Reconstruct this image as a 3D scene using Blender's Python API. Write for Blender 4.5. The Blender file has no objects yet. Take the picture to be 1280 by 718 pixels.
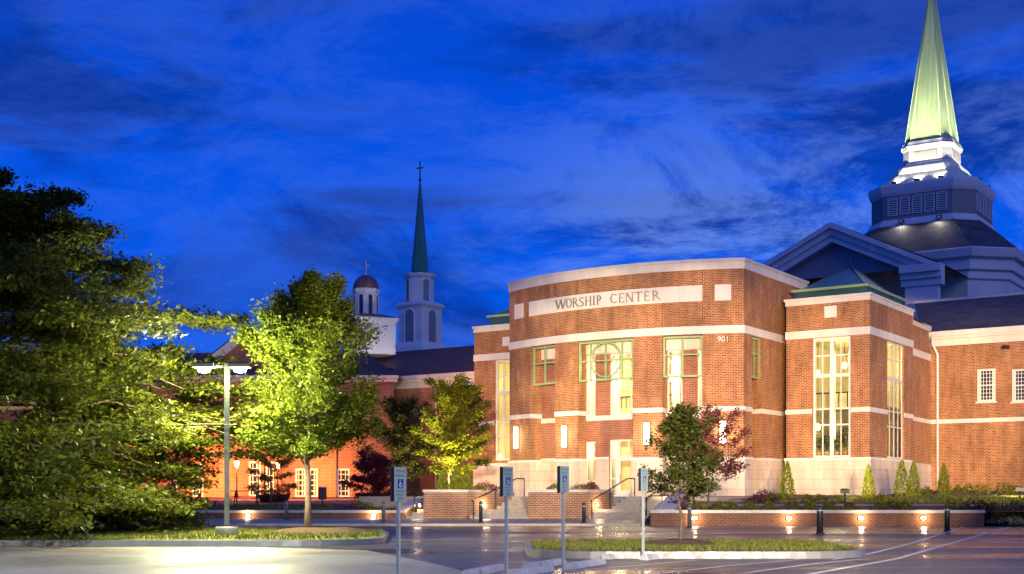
import bpy, math, random
import numpy as np
from mathutils import Vector
random.seed(7); RNG = np.random.default_rng(7)
R = math.radians
SC = bpy.context.scene
COL = SC.collection

# ------------------------------------------------------------------ camera
F, HX, HY, EYE = 1607.0, 640.0, 622.0, 1.25       # photo focal length (px), principal column, horizon row, eye height
cam_d = bpy.data.cameras.new('camera'); cam = bpy.data.objects.new('camera', cam_d); COL.objects.link(cam)
cam.location = (0, 0, EYE); cam.rotation_euler = (R(90), 0, 0)
cam_d.sensor_width = 36; cam_d.lens = 36*F/1280; cam_d.shift_y = (HY-359)/1280
cam_d.clip_end = 3000; cam_d.clip_start = 0.1
SC.camera = cam

# ------------------------------------------------------------------ sky, sun, exposure
w = bpy.data.worlds.new('World'); SC.world = w; w.use_nodes = True
nt = w.node_tree; N = nt.nodes; L = nt.links
for n in list(N): N.remove(n)
def nd(t, **k):
    n = N.new(t)
    for a, b in k.items(): setattr(n, a, b)
    return n
out = nd('ShaderNodeOutputWorld'); bg = nd('ShaderNodeBackground'); L.new(bg.outputs[0], out.inputs[0])
sky = nd('ShaderNodeTexSky'); sky.sky_type = 'NISHITA'; sky.sun_disc = False
sky.sun_elevation = R(-3.0); sky.sun_rotation = R(-60); sky.ozone_density = 6; sky.dust_density = 0.3
tc = nd('ShaderNodeTexCoord')
sep = nd('ShaderNodeSeparateXYZ'); L.new(tc.outputs['Generated'], sep.inputs[0])
# elevation tinted twilight blue
elev = nd('ShaderNodeMapRange'); L.new(sep.outputs[2], elev.inputs[0])
elev.inputs[1].default_value = 0.0; elev.inputs[2].default_value = 0.5
ramp = nd('ShaderNodeValToRGB'); L.new(elev.outputs[0], ramp.inputs[0])
cr = ramp.color_ramp
cr.elements[0].position = 0.0; cr.elements[0].color = (0.001, 0.100, 0.76, 1)
cr.elements[1].position = 1.0; cr.elements[1].color = (0.0006, 0.040, 0.47, 1)
e = cr.elements.new(0.35); e.color = (0.0008, 0.102, 0.83, 1)
e = cr.elements.new(0.62); e.color = (0.0006, 0.074, 0.70, 1)
def noise(scale, detail, rough, mp, dist=0.0):
    m = nd('ShaderNodeMapping'); m.inputs['Scale'].default_value = mp[0]; m.inputs['Location'].default_value = mp[1]; m.inputs['Rotation'].default_value = mp[2]
    L.new(tc.outputs['Generated'], m.inputs[0])
    n = nd('ShaderNodeTexNoise'); n.inputs['Scale'].default_value = scale; n.inputs['Detail'].default_value = detail
    n.inputs['Roughness'].default_value = rough; n.inputs['Distortion'].default_value = dist
    L.new(m.outputs[0], n.inputs['Vector']); return n.outputs[0]
def mrange(s, a, b, c=0.0, d=1.0):
    n = nd('ShaderNodeMapRange'); n.interpolation_type = 'SMOOTHSTEP'
    L.new(s, n.inputs[0]); n.inputs[1].default_value = a; n.inputs[2].default_value = b; n.inputs[3].default_value = c; n.inputs[4].default_value = d
    return n.outputs[0]
def mixc(f, a, b, mode='MIX'):
    n = nd('ShaderNodeMix'); n.data_type = 'RGBA'; n.blend_type = mode
    if isinstance(f, float): n.inputs[0].default_value = f
    else: L.new(f, n.inputs[0])
    for i, x in ((6, a), (7, b)):
        if isinstance(x, tuple): n.inputs[i].default_value = x
        else: L.new(x, n.inputs[i])
    return n.outputs[2]
dark = mrange(noise(3.0, 9, 0.60, ((1.0, 1.0, 4.4), (3.1, 0.4, 0.95), (0, R(-9), 0)), 0.5), 0.455, 0.64)
lite = mrange(noise(5.2, 12, 0.74, ((1.0, 1.0, 2.4), (7.3, 2.2, 1.9), (0, R(-24), 0)), 0.5), 0.42, 0.60)
azm = mrange(sep.outputs[0], -0.08, 0.12)
low = mrange(sep.outputs[2], 0.33, 0.16)
mm = nd('ShaderNodeMath', operation='MULTIPLY'); L.new(azm, mm.inputs[0]); L.new(low, mm.inputs[1])
m2 = nd('ShaderNodeMath', operation='MULTIPLY_ADD'); L.new(mm.outputs[0], m2.inputs[0]); m2.inputs[1].default_value = 0.62; m2.inputs[2].default_value = 0.10
m3 = nd('ShaderNodeMath', operation='MULTIPLY'); L.new(lite, m3.inputs[0]); L.new(m2.outputs[0], m3.inputs[1])
md = nd('ShaderNodeMath', operation='MULTIPLY'); L.new(dark, md.inputs[0]); md.inputs[1].default_value = 0.95
c1 = mixc(md.outputs[0], ramp.outputs[0], (0.002, 0.036, 0.34, 1))
c2 = mixc(m3.outputs[0], c1, (0.16, 0.32, 0.95, 1))
c3 = mixc(0.03, c2, sky.outputs[0], 'ADD')
L.new(c3, bg.inputs[0]); bg.inputs[1].default_value = 1.0

sun_d = bpy.data.lights.new('sun', 'SUN'); sun_d.energy = 0.30; sun_d.angle = R(25); sun_d.color = (0.85, 0.84, 1.0)
sun = bpy.data.objects.new('sun', sun_d); COL.objects.link(sun); sun.rotation_euler = (R(60), 0, R(28)); sun.location = (0, 0, 60)
SC.view_settings.view_transform = 'Standard'; SC.view_settings.look = 'None'
SC.view_settings.gamma = 1; SC.view_settings.exposure = 0; SC.view_settings.use_curve_mapping = False
SC.render.engine = 'CYCLES'
cy = SC.cycles
cy.use_denoising = True; cy.max_bounces = 6; cy.diffuse_bounces = 2; cy.glossy_bounces = 3; cy.transmission_bounces = 3
cy.transparent_max_bounces = 8; cy.sample_clamp_indirect = 3.0; cy.sample_clamp_direct = 0; cy.caustics_reflective = False; cy.caustics_refractive = False

def lamp(kind, loc, power, color, radius=0.1, aim=None, spot=60, blend=0.6):
    d = bpy.data.lights.new('lamp_light', kind); d.energy = power; d.color = color; d.shadow_soft_size = radius
    o = bpy.data.objects.new('lamp_light', d); COL.objects.link(o); o.location = loc
    if kind == 'SPOT':
        d.spot_size = R(spot); d.spot_blend = blend
        o.rotation_euler = (Vector(aim)-Vector(loc)).to_track_quat('-Z', 'Y').to_euler()
    return o
WARM = (1.0, 0.72, 0.42)
WARM2 = (1.0, 0.80, 0.56)
SODIUM = (1.0, 0.40, 0.09)
# unseen spotlights added behind the camera to wash facade, beds and planters
FL = (1.0, 0.74, 0.46)
for sx_, ax_, ay_, az_, pw_, sp_ in ((-4, -1.0, 88.5, 7.0, 105, 10.5), (-3, 3.6, 82.5, 8.0, 120, 11.2), (0, 8.6, 78.5, 8.2, 120, 11.2), (3, 13.2, 76.0, 8.2, 120, 11.2),
                                     (10, 19.0, 77.0, 7.4, 95, 12.0), (14, 23.8, 79.5, 7.2, 95, 12.0), (20, 29.5, 87.0, 6.6, 140, 11.5), (24, 35.0, 84.0, 6.6, 140, 11.5)):
    lamp('SPOT', (sx_, -5, 7.2), pw_*1360, FL, 0.3, (ax_, ay_, az_), sp_, 0.35)
for sx_, ax_, ay_ in ((6, 11.5, 68.5), (11, 18.5, 69.5), (17, 25.5, 72)):
    lamp('SPOT', (sx_, -5, 7.2), 85000, FL, 0.3, (ax_, ay_, 1.75), 7.4, 0.5)
lamp('SPOT', (-2, -5, 7.2), 105000, FL, 0.3, (-0.6, 62.2, 0.5), 9.6, 0.6)
# unseen spots added behind the camera as car park lamps to brighten the foreground
lamp('SPOT', (-7, 1, 8.0), 25000, (0.86, 0.98, 1.0), 0.3, (-8.5, 24, 0.0), 40, 0.8)
lamp('SPOT', (-5, 4, 8.0), 20000, (1.0, 0.96, 0.46), 0.25, (-9.6, 34, 0.9), 23, 0.9)
lamp('SPOT', (7, -5, 9.0), 105000, (1.0, 0.84, 0.62), 0.3, (4.5, 43, 0.0), 24, 0.8)
lamp('SPOT', (9, 4, 8.0), 10000, (1.0, 0.93, 0.80), 0.25, (2.5, 25, 0.0), 70, 0.9)

# ------------------------------------------------------------------ materials
MATS = {}
def mat(name, base=(0.5, 0.5, 0.5), rough=0.7, metal=0.0, spec=0.5, build=None):
    if name in MATS: return MATS[name]
    m = bpy.data.materials.new(name); m.use_nodes = True
    b = m.node_tree.nodes['Principled BSDF']
    b.inputs['Base Color'].default_value = (*base, 1); b.inputs['Roughness'].default_value = rough
    b.inputs['Metallic'].default_value = metal; b.inputs['Specular IOR Level'].default_value = spec
    if build: build(m.node_tree, b)
    MATS[name] = m; return m
class G:
    """tiny node helper"""
    def __init__(s, t): s.t = t
    def n(s, typ, **k):
        x = s.t.nodes.new(typ)
        for a, b in k.items(): setattr(x, a, b)
        return x
    def l(s, a, b): s.t.links.new(a, b)
    def noise(s, vec, scale, detail=4, rough=0.55, dist=0):
        x = s.n('ShaderNodeTexNoise'); x.inputs['Scale'].default_value = scale; x.inputs['Detail'].default_value = detail
        x.inputs['Roughness'].default_value = rough; x.inputs['Distortion'].default_value = dist
        if vec is not None: s.l(vec, x.inputs['Vector'])
        return x.outputs[0]
    def pos(s, scale=(1, 1, 1)):
        g = s.n('ShaderNodeNewGeometry'); m = s.n('ShaderNodeMapping'); m.inputs['Scale'].default_value = scale
        s.l(g.outputs['Position'], m.inputs[0]); return m.outputs[0]
    def uv(s, scale=(1, 1, 1)):
        g = s.n('ShaderNodeTexCoord'); m = s.n('ShaderNodeMapping'); m.inputs['Scale'].default_value = scale
        s.l(g.outputs['UV'], m.inputs[0]); return m.outputs[0]
    def rng(s, v, a, b, c=0.0, d=1.0):
        x = s.n('ShaderNodeMapRange'); s.l(v, x.inputs[0])
        for i, q in enumerate((a, b, c, d)): x.inputs[i+1].default_value = q
        return x.outputs[0]
    def mix(s, f, a, b, mode='MIX'):
        x = s.n('ShaderNodeMix', data_type='RGBA', blend_type=mode)
        for i, q in ((0, f), (6, a), (7, b)):
            if isinstance(q, (int, float)): x.inputs[i].default_value = q
            elif isinstance(q, tuple): x.inputs[i].default_value = (*q, 1) if len(q) == 3 else q
            else: s.l(q, x.inputs[i])
        return x.outputs[2]
    def bump(s, h, strength, dist, b):
        x = s.n('ShaderNodeBump'); x.inputs['Strength'].default_value = strength; x.inputs['Distance'].default_value = dist
        s.l(h, x.inputs['Height']); s.l(x.outputs[0], b.inputs['Normal'])

def brick_mat(name, c1, c2, mortar, bw=0.30, rh=0.10, mort=0.016, var=0.35, rough=0.85, patch=0.6):
    def f(t, b):
        g = G(t); uv = g.uv()
        br = g.n('ShaderNodeTexBrick'); g.l(uv, br.inputs['Vector'])
        br.inputs['Color1'].default_value = (*c1, 1); br.inputs['Color2'].default_value = (*c2, 1); br.inputs['Mortar'].default_value = (*mortar, 1)
        br.inputs['Scale'].default_value = 1; br.inputs['Mortar Size'].default_value = mort; br.inputs['Mortar Smooth'].default_value = 0.2
        br.inputs['Brick Width'].default_value = bw; br.inputs['Row Height'].default_value = rh; br.inputs['Bias'].default_value = 0.1
        n1 = g.noise(g.pos(), 0.55, 5, 0.6); v = g.rng(n1, 0.3, 0.7, 1-var*0.5, 1+var*0.45)
        n2 = g.noise(g.pos((1, 1, 0.25)), 2.2, 3); v2 = g.rng(n2, 0.3, 0.7, 1-0.12*patch*2, 1+0.10*patch*2)
        c = g.mix(1.0, br.outputs[0], v, 'MULTIPLY'); c = g.mix(1.0, c, v2, 'MULTIPLY')
        g.l(c, b.inputs['Base Color']); inv = g.rng(br.outputs['Fac'], 0, 1, 1, 0); g.bump(inv, 0.35, 0.01, b)
    return mat(name, c1, rough, build=f)
def rough_mat(name, base, rough=0.7, var=0.2, scale=1.5, bump=0.0, bscale=20, metal=0.0, streak=False):
    def f(t, b):
        g = G(t)
        v = g.rng(g.noise(g.pos((1, 1, 0.2) if streak else (1, 1, 1)), scale, 5, 0.6), 0.3, 0.7, 1-var, 1+var)
        g.l(g.mix(1.0, base, v, 'MULTIPLY'), b.inputs['Base Color'])
        r = g.rng(g.noise(g.pos(), scale*2.3, 3), 0.3, 0.7, max(rough-0.1, 0.03), min(rough+0.1, 1)); g.l(r, b.inputs['Roughness'])
        if bump: g.bump(g.noise(g.pos(), bscale, 4), bump, 0.02, b)
    return mat(name, base, rough, metal, build=f)

M_BRICK = brick_mat('red_brick', (0.43, 0.135, 0.040), (0.23, 0.060, 0.020), (0.52, 0.32, 0.16), mort=0.018, patch=1.1, var=0.35)
M_BRICK2 = brick_mat('orange_brick', (0.40, 0.12, 0.06), (0.30, 0.08, 0.04), (0.46, 0.30, 0.20), bw=0.34, rh=0.11)
M_WALLBRICK = brick_mat('planter_brick', (0.36, 0.15, 0.065), (0.24, 0.085, 0.04), (0.48, 0.36, 0.24), bw=0.24, rh=0.09, mort=0.014)
M_LOWBRICK_DIM = brick_mat('low_wall_brick_dim', (0.21, 0.075, 0.034), (0.13, 0.045, 0.022), (0.26, 0.17, 0.11), bw=0.24, rh=0.09, mort=0.014)  # planter brick darkened so the low walls read as less lit
M_STONE = brick_mat('cast_stone', (0.74, 0.62, 0.49), (0.66, 0.53, 0.40), (0.48, 0.36, 0.26), bw=1.2, rh=0.58, mort=0.012, var=0.25)
M_LIME = rough_mat('limestone_trim', (0.80, 0.73, 0.63), 0.7, 0.10, 1.2, streak=True)
M_CAP = rough_mat('concrete_cap', (0.56, 0.53, 0.47), 0.55, 0.18, 1.6, 0.1, 30)
M_WHITE = rough_mat('white_paint', (0.74, 0.72, 0.70), 0.5, 0.06, 0.8, streak=True)
M_WHITEG = rough_mat('weathered_white', (0.74, 0.68, 0.66), 0.6, 0.10, 0.5, streak=True)
M_FRAME = mat('window_frame_white', (0.80, 0.78, 0.70), 0.4)
M_GREEN = rough_mat('green_metal', (0.34, 0.46, 0.20), 0.45, 0.12, 2.0)
M_TEAL = rough_mat('teal_fascia', (0.035, 0.10, 0.10), 0.4, 0.12, 1.0)
M_DKTEAL = rough_mat('dark_teal_roof', (0.05, 0.16, 0.17), 0.35, 0.15, 1.0)
M_METAL = mat('dark_metal', (0.035, 0.035, 0.037), 0.4, 0.3)
M_POST = rough_mat('galvanised_steel', (0.40, 0.44, 0.40), 0.5, 0.12, 4.0, metal=0.1)
M_POLE = rough_mat('green_grey_pole', (0.028, 0.036, 0.026), 0.45, 0.1, 3.0)
M_BARK = rough_mat('bark', (0.13, 0.09, 0.06), 0.9, 0.35, 9.0, 0.6, 25)
M_MULCH = rough_mat('mulch', (0.085, 0.045, 0.026), 0.9, 0.6, 14.0, 0.9, 22)
M_SOIL = rough_mat('bed_soil', (0.12, 0.065, 0.04), 0.9, 0.5, 8.0, 0.8, 18)
M_GRASS = rough_mat('lawn', (0.15, 0.16, 0.018), 0.9, 0.35, 3.0, 0.6, 40)
M_BLADE = rough_mat('grass_blade', (0.12, 0.13, 0.010), 0.7, 0.4, 6.0)
M_INT = rough_mat('interior_cream', (0.72, 0.62, 0.36), 0.8, 0.08, 0.6)
M_INT2 = rough_mat('interior_tan', (0.45, 0.30, 0.12), 0.8, 0.1, 0.6)
M_DARK = mat('dark_void', (0.02, 0.02, 0.022), 0.8)
def _shingle(t, b):
    g = G(t); br = g.n('ShaderNodeTexBrick'); g.l(g.uv(), br.inputs['Vector']); br.inputs['Scale'].default_value = 1
    br.inputs['Color1'].default_value = (0.11, 0.10, 0.105, 1); br.inputs['Color2'].default_value = (0.055, 0.05, 0.055, 1); br.inputs['Mortar'].default_value = (0.025, 0.025, 0.03, 1)
    br.inputs['Brick Width'].default_value = 0.55; br.inputs['Row Height'].default_value = 0.26; br.inputs['Mortar Size'].default_value = 0.02; br.inputs['Bias'].default_value = 0.0
    v = g.rng(g.noise(g.pos(), 0.7, 5), 0.3, 0.7, 0.75, 1.3); c = g.mix(1.0, br.outputs[0], v, 'MULTIPLY'); g.l(c, b.inputs['Base Color'])
    g.bump(g.rng(br.outputs['Fac'], 0, 1, 1, 0), 0.5, 0.02, b)
M_SLATE = mat('slate_shingle', (0.08, 0.075, 0.08), 0.75, build=_shingle)
def _seam(c1, c2, width):
    def f(t, b):
        g = G(t); uv = g.uv(); s = g.n('ShaderNodeSeparateXYZ'); g.l(uv, s.inputs[0])
        d = g.n('ShaderNodeMath', operation='DIVIDE'); g.l(s.outputs[0], d.inputs[0]); d.inputs[1].default_value = width
        fr = g.n('ShaderNodeMath', operation='FRACT'); g.l(d.outputs[0], fr.inputs[0])
        edge = g.rng(fr.outputs[0], 0.0, 0.10, 1, 0)
        n = g.rng(g.noise(g.pos((1.5, 1.5, 0.35)), 1.4, 6, 0.65), 0.3, 0.7)
        c = g.mix(n, c1, c2); c = g.mix(g.rng(edge, 0, 1, 0, 0.3), c, (0.06, 0.09, 0.06))
        g.l(c, b.inputs['Base Color']); g.bump(edge, 0.5, 0.03, b)
    return f
M_COPPER = mat('verdigris_copper', (0.3, 0.5, 0.3), 0.55, build=_seam((0.30, 0.44, 0.19), (0.42, 0.54, 0.26), 0.42))
M_COPPERD = mat('dark_verdigris', (0.03, 0.17, 0.16), 0.4, build=_seam((0.02, 0.13, 0.13), (0.035, 0.19, 0.17), 0.5))
M_SEAMROOF = mat('standing_seam_roof', (0.06, 0.17, 0.2), 0.35, build=_seam((0.05, 0.13, 0.17), (0.07, 0.18, 0.21), 0.55))
M_PALESEAM = mat('pale_seam_roof', (0.6, 0.62, 0.5), 0.5, build=_seam((0.56, 0.58, 0.46), (0.70, 0.70, 0.58), 0.6))
M_COPPERDOME = rough_mat('aged_copper_dome', (0.17, 0.085, 0.08), 0.5, 0.25, 2.0, streak=True)
M_PROOF = rough_mat('maroon_shingle', (0.11, 0.052, 0.045), 0.8, 0.25, 2.0, 0.4, 8)

def emit_mat(name, col, strength):
    m = bpy.data.materials.new(name); m.use_nodes = True; b = m.node_tree.nodes['Principled BSDF']
    b.inputs['Base Color'].default_value = (*col, 1); b.inputs['Emission Color'].default_value = (*col, 1); b.inputs['Emission Strength'].default_value = strength
    return m
M_SCONCE = emit_mat('lit_opal_glass', (1.0, 0.86, 0.64), 13)
M_STEPL = emit_mat('lit_step_lens', (1.0, 0.78, 0.50), 60)
M_HEADL = emit_mat('lit_lamp_lens', (0.95, 1.0, 0.86), 45)
M_LANT = emit_mat('lit_sodium_glass', (1.0, 0.62, 0.30), 26)
M_DOWN = emit_mat('lit_ceiling_panel', (1.0, 0.84, 0.50), 6)
def glass_mat():
    m = bpy.data.materials.new('window_glass'); m.use_nodes = True; t = m.node_tree; g = G(t)
    for n in list(t.nodes): t.nodes.remove(n)
    o = g.n('ShaderNodeOutputMaterial'); mx = g.n('ShaderNodeMixShader'); tr = g.n('ShaderNodeBsdfTransparent'); gl = g.n('ShaderNodeBsdfGlossy')
    tr.inputs[0].default_value = (0.93, 0.95, 0.88, 1); gl.inputs['Roughness'].default_value = 0.03
    fr = g.n('ShaderNodeFresnel'); fr.inputs[0].default_value = 1.45
    g.l(fr.outputs[0], mx.inputs[0]); g.l(tr.outputs[0], mx.inputs[1]); g.l(gl.outputs[0], mx.inputs[2]); g.l(mx.outputs[0], o.inputs[0])
    return m
M_GLASS = glass_mat()
M_DGLASS = mat('dark_window_glass', (0.03, 0.035, 0.045), 0.08)
def leaf_mat(name, cols, trans=0.45, rough=0.55):
    m = bpy.data.materials.new(name); m.use_nodes = True; t = m.node_tree; g = G(t); b = t.nodes['Principled BSDF']; o = t.nodes['Material Output']
    geo = g.n('ShaderNodeNewGeometry'); r = g.n('ShaderNodeValToRGB'); g.l(geo.outputs['Random Per Island'], r.inputs[0])
    els = r.color_ramp.elements
    els[0].color = (*cols[0], 1); els[1].color = (*cols[-1], 1)
    for i in range(1, len(cols)-1): q = els.new(i/(len(cols)-1)); q.color = (*cols[i], 1)
    g.l(r.outputs[0], b.inputs['Base Color']); b.inputs['Roughness'].default_value = rough; b.inputs['Specular IOR Level'].default_value = 0.3
    tr = g.n('ShaderNodeBsdfTranslucent'); g.l(r.outputs[0], tr.inputs[0]); mx = g.n('ShaderNodeMixShader'); mx.inputs[0].default_value = trans
    g.l(b.outputs[0], mx.inputs[1]); g.l(tr.outputs[0], mx.inputs[2]); g.l(mx.outputs[0], o.inputs[0]); return m
LF_DARK = leaf_mat('dark_maple_leaf', [(0.040, 0.055, 0.005), (0.080, 0.100, 0.008), (0.130, 0.140, 0.012), (0.05, 0.062, 0.008)])
LF_MID = leaf_mat('green_maple_leaf', [(0.070, 0.100, 0.008), (0.112, 0.150, 0.011), (0.16, 0.185, 0.016)])
LF_SAP = leaf_mat('sapling_leaf', [(0.10, 0.12, 0.016), (0.15, 0.165, 0.022), (0.06, 0.075, 0.014)])
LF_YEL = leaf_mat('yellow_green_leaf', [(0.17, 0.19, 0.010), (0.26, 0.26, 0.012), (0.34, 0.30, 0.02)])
LF_OLIVE = leaf_mat('olive_leaf', [(0.05, 0.06, 0.012), (0.10, 0.09, 0.015), (0.12, 0.07, 0.015)])
LF_PURP = leaf_mat('plum_leaf', [(0.19, 0.035, 0.045), (0.27, 0.06, 0.07), (0.10, 0.022, 0.03)])
LF_VIOL = leaf_mat('violet_flower', [(0.20, 0.03, 0.17), (0.28, 0.05, 0.22), (0.10, 0.015, 0.05)])
LF_CON = leaf_mat('arborvitae_spray', [(0.17, 0.22, 0.012), (0.27, 0.31, 0.016), (0.10, 0.14, 0.010)], 0.2)
LF_SHR = leaf_mat('shrub_leaf', [(0.09, 0.11, 0.010), (0.16, 0.18, 0.014), (0.23, 0.22, 0.02)], 0.25)
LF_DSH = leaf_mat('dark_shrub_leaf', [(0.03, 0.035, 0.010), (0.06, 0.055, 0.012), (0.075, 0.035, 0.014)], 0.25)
LF_YFL = leaf_mat('yellow_flower', [(0.36, 0.26, 0.02), (0.22, 0.22, 0.03), (0.12, 0.15, 0.02)], 0.25)
LF_WFL = leaf_mat('pale_flower', [(0.40, 0.42, 0.34), (0.08, 0.11, 0.03), (0.30, 0.33, 0.25)], 0.25)
LF_RED = leaf_mat('russet_leaf', [(0.22, 0.04, 0.025), (0.14, 0.03, 0.02), (0.25, 0.09, 0.03)], 0.25)

def wet(name, dry, wetcol, lo, hi, r0, r1, streak, bscale=6.0, bs=0.25, pos_scale=1.0, cracks=False):
    def f(t, b):
        g = G(t)
        n = g.noise(g.pos(streak), 0.16*pos_scale, 6, 0.62, 0.6)
        k = g.rng(n, lo, hi)
        fine = g.rng(g.noise(g.pos(), 3.5, 4, 0.6), 0.3, 0.7, 0.8, 1.2)
        grit = g.rng(g.noise(g.pos(), 45.0, 2, 0.6), 0.3, 0.7, 0.75, 1.3)
        c = g.mix(k, wetcol, dry); c = g.mix(1.0, c, fine, 'MULTIPLY'); c = g.mix(1.0, c, grit, 'MULTIPLY')
        if cracks:
            vo = g.n('ShaderNodeTexVoronoi', feature='DISTANCE_TO_EDGE'); vo.inputs['Scale'].default_value = 0.14
            wp = g.n('ShaderNodeMix', data_type='RGBA', blend_type='ADD'); wp.inputs[0].default_value = 0.9; g.l(g.pos(), wp.inputs[6])
            nn = g.n('ShaderNodeTexNoise'); nn.inputs['Scale'].default_value = 0.6; nn.inputs['Detail'].default_value = 5; g.l(g.pos(), nn.inputs['Vector']); g.l(nn.outputs[1], wp.inputs[7]); g.l(wp.outputs[2], vo.inputs['Vector'])
            c = g.mix(g.rng(vo.outputs['Distance'], 0.0, 0.006, 0.75, 0.0), c, (0.008, 0.008, 0.009))
            oil = g.rng(g.noise(g.pos(), 0.5, 3, 0.5), 0.60, 0.70, 0.0, 0.5); c = g.mix(oil, c, (0.012, 0.011, 0.012))
            pt = g.n('ShaderNodeTexVoronoi', feature='F1'); pt.inputs['Scale'].default_value = 0.09; g.l(g.pos(), pt.inputs['Vector'])
            c = g.mix(1.0, c, g.rng(pt.outputs['Color'], 0.0, 1.0, 0.75, 1.35), 'MULTIPLY')
        g.l(c, b.inputs['Base Color'])
        g.l(g.rng(k, 0, 1, r0, r1), b.inputs['Roughness'])
        h = g.noise(g.pos(), bscale, 3, 0.5)
        bp = g.n('ShaderNodeBump'); g.l(g.rng(k, 0, 1, bs*0.25, bs), bp.inputs['Strength']); bp.inputs['Distance'].default_value = 0.012
        g.l(h, bp.inputs['Height']); g.l(bp.outputs[0], b.inputs['Normal'])
    return mat(name, dry, 0.4, build=f)
M_ASPH = wet('wet_asphalt', (0.115, 0.106, 0.092), (0.052, 0.048, 0.044), 0.38, 0.62, 0.20, 0.52, (0.45, 1.7, 1), cracks=True)
M_WALK = wet('wet_concrete', (0.36, 0.31, 0.25), (0.26, 0.22, 0.18), 0.38, 0.62, 0.38, 0.7, (1, 1, 1), 9, 0.2)
M_KERB = rough_mat('kerb_concrete', (0.14, 0.14, 0.14), 0.4, 0.22, 2.5, 0.15, 30)
M_PAVER = brick_mat('red_pavers', (0.36, 0.12, 0.07), (0.28, 0.09, 0.055), (0.25, 0.14, 0.1), bw=0.4, rh=0.2, mort=0.02, rough=0.45)
M_PAINT = rough_mat('white_road_paint', (0.62, 0.62, 0.60), 0.35, 0.25, 2.5)

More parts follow.
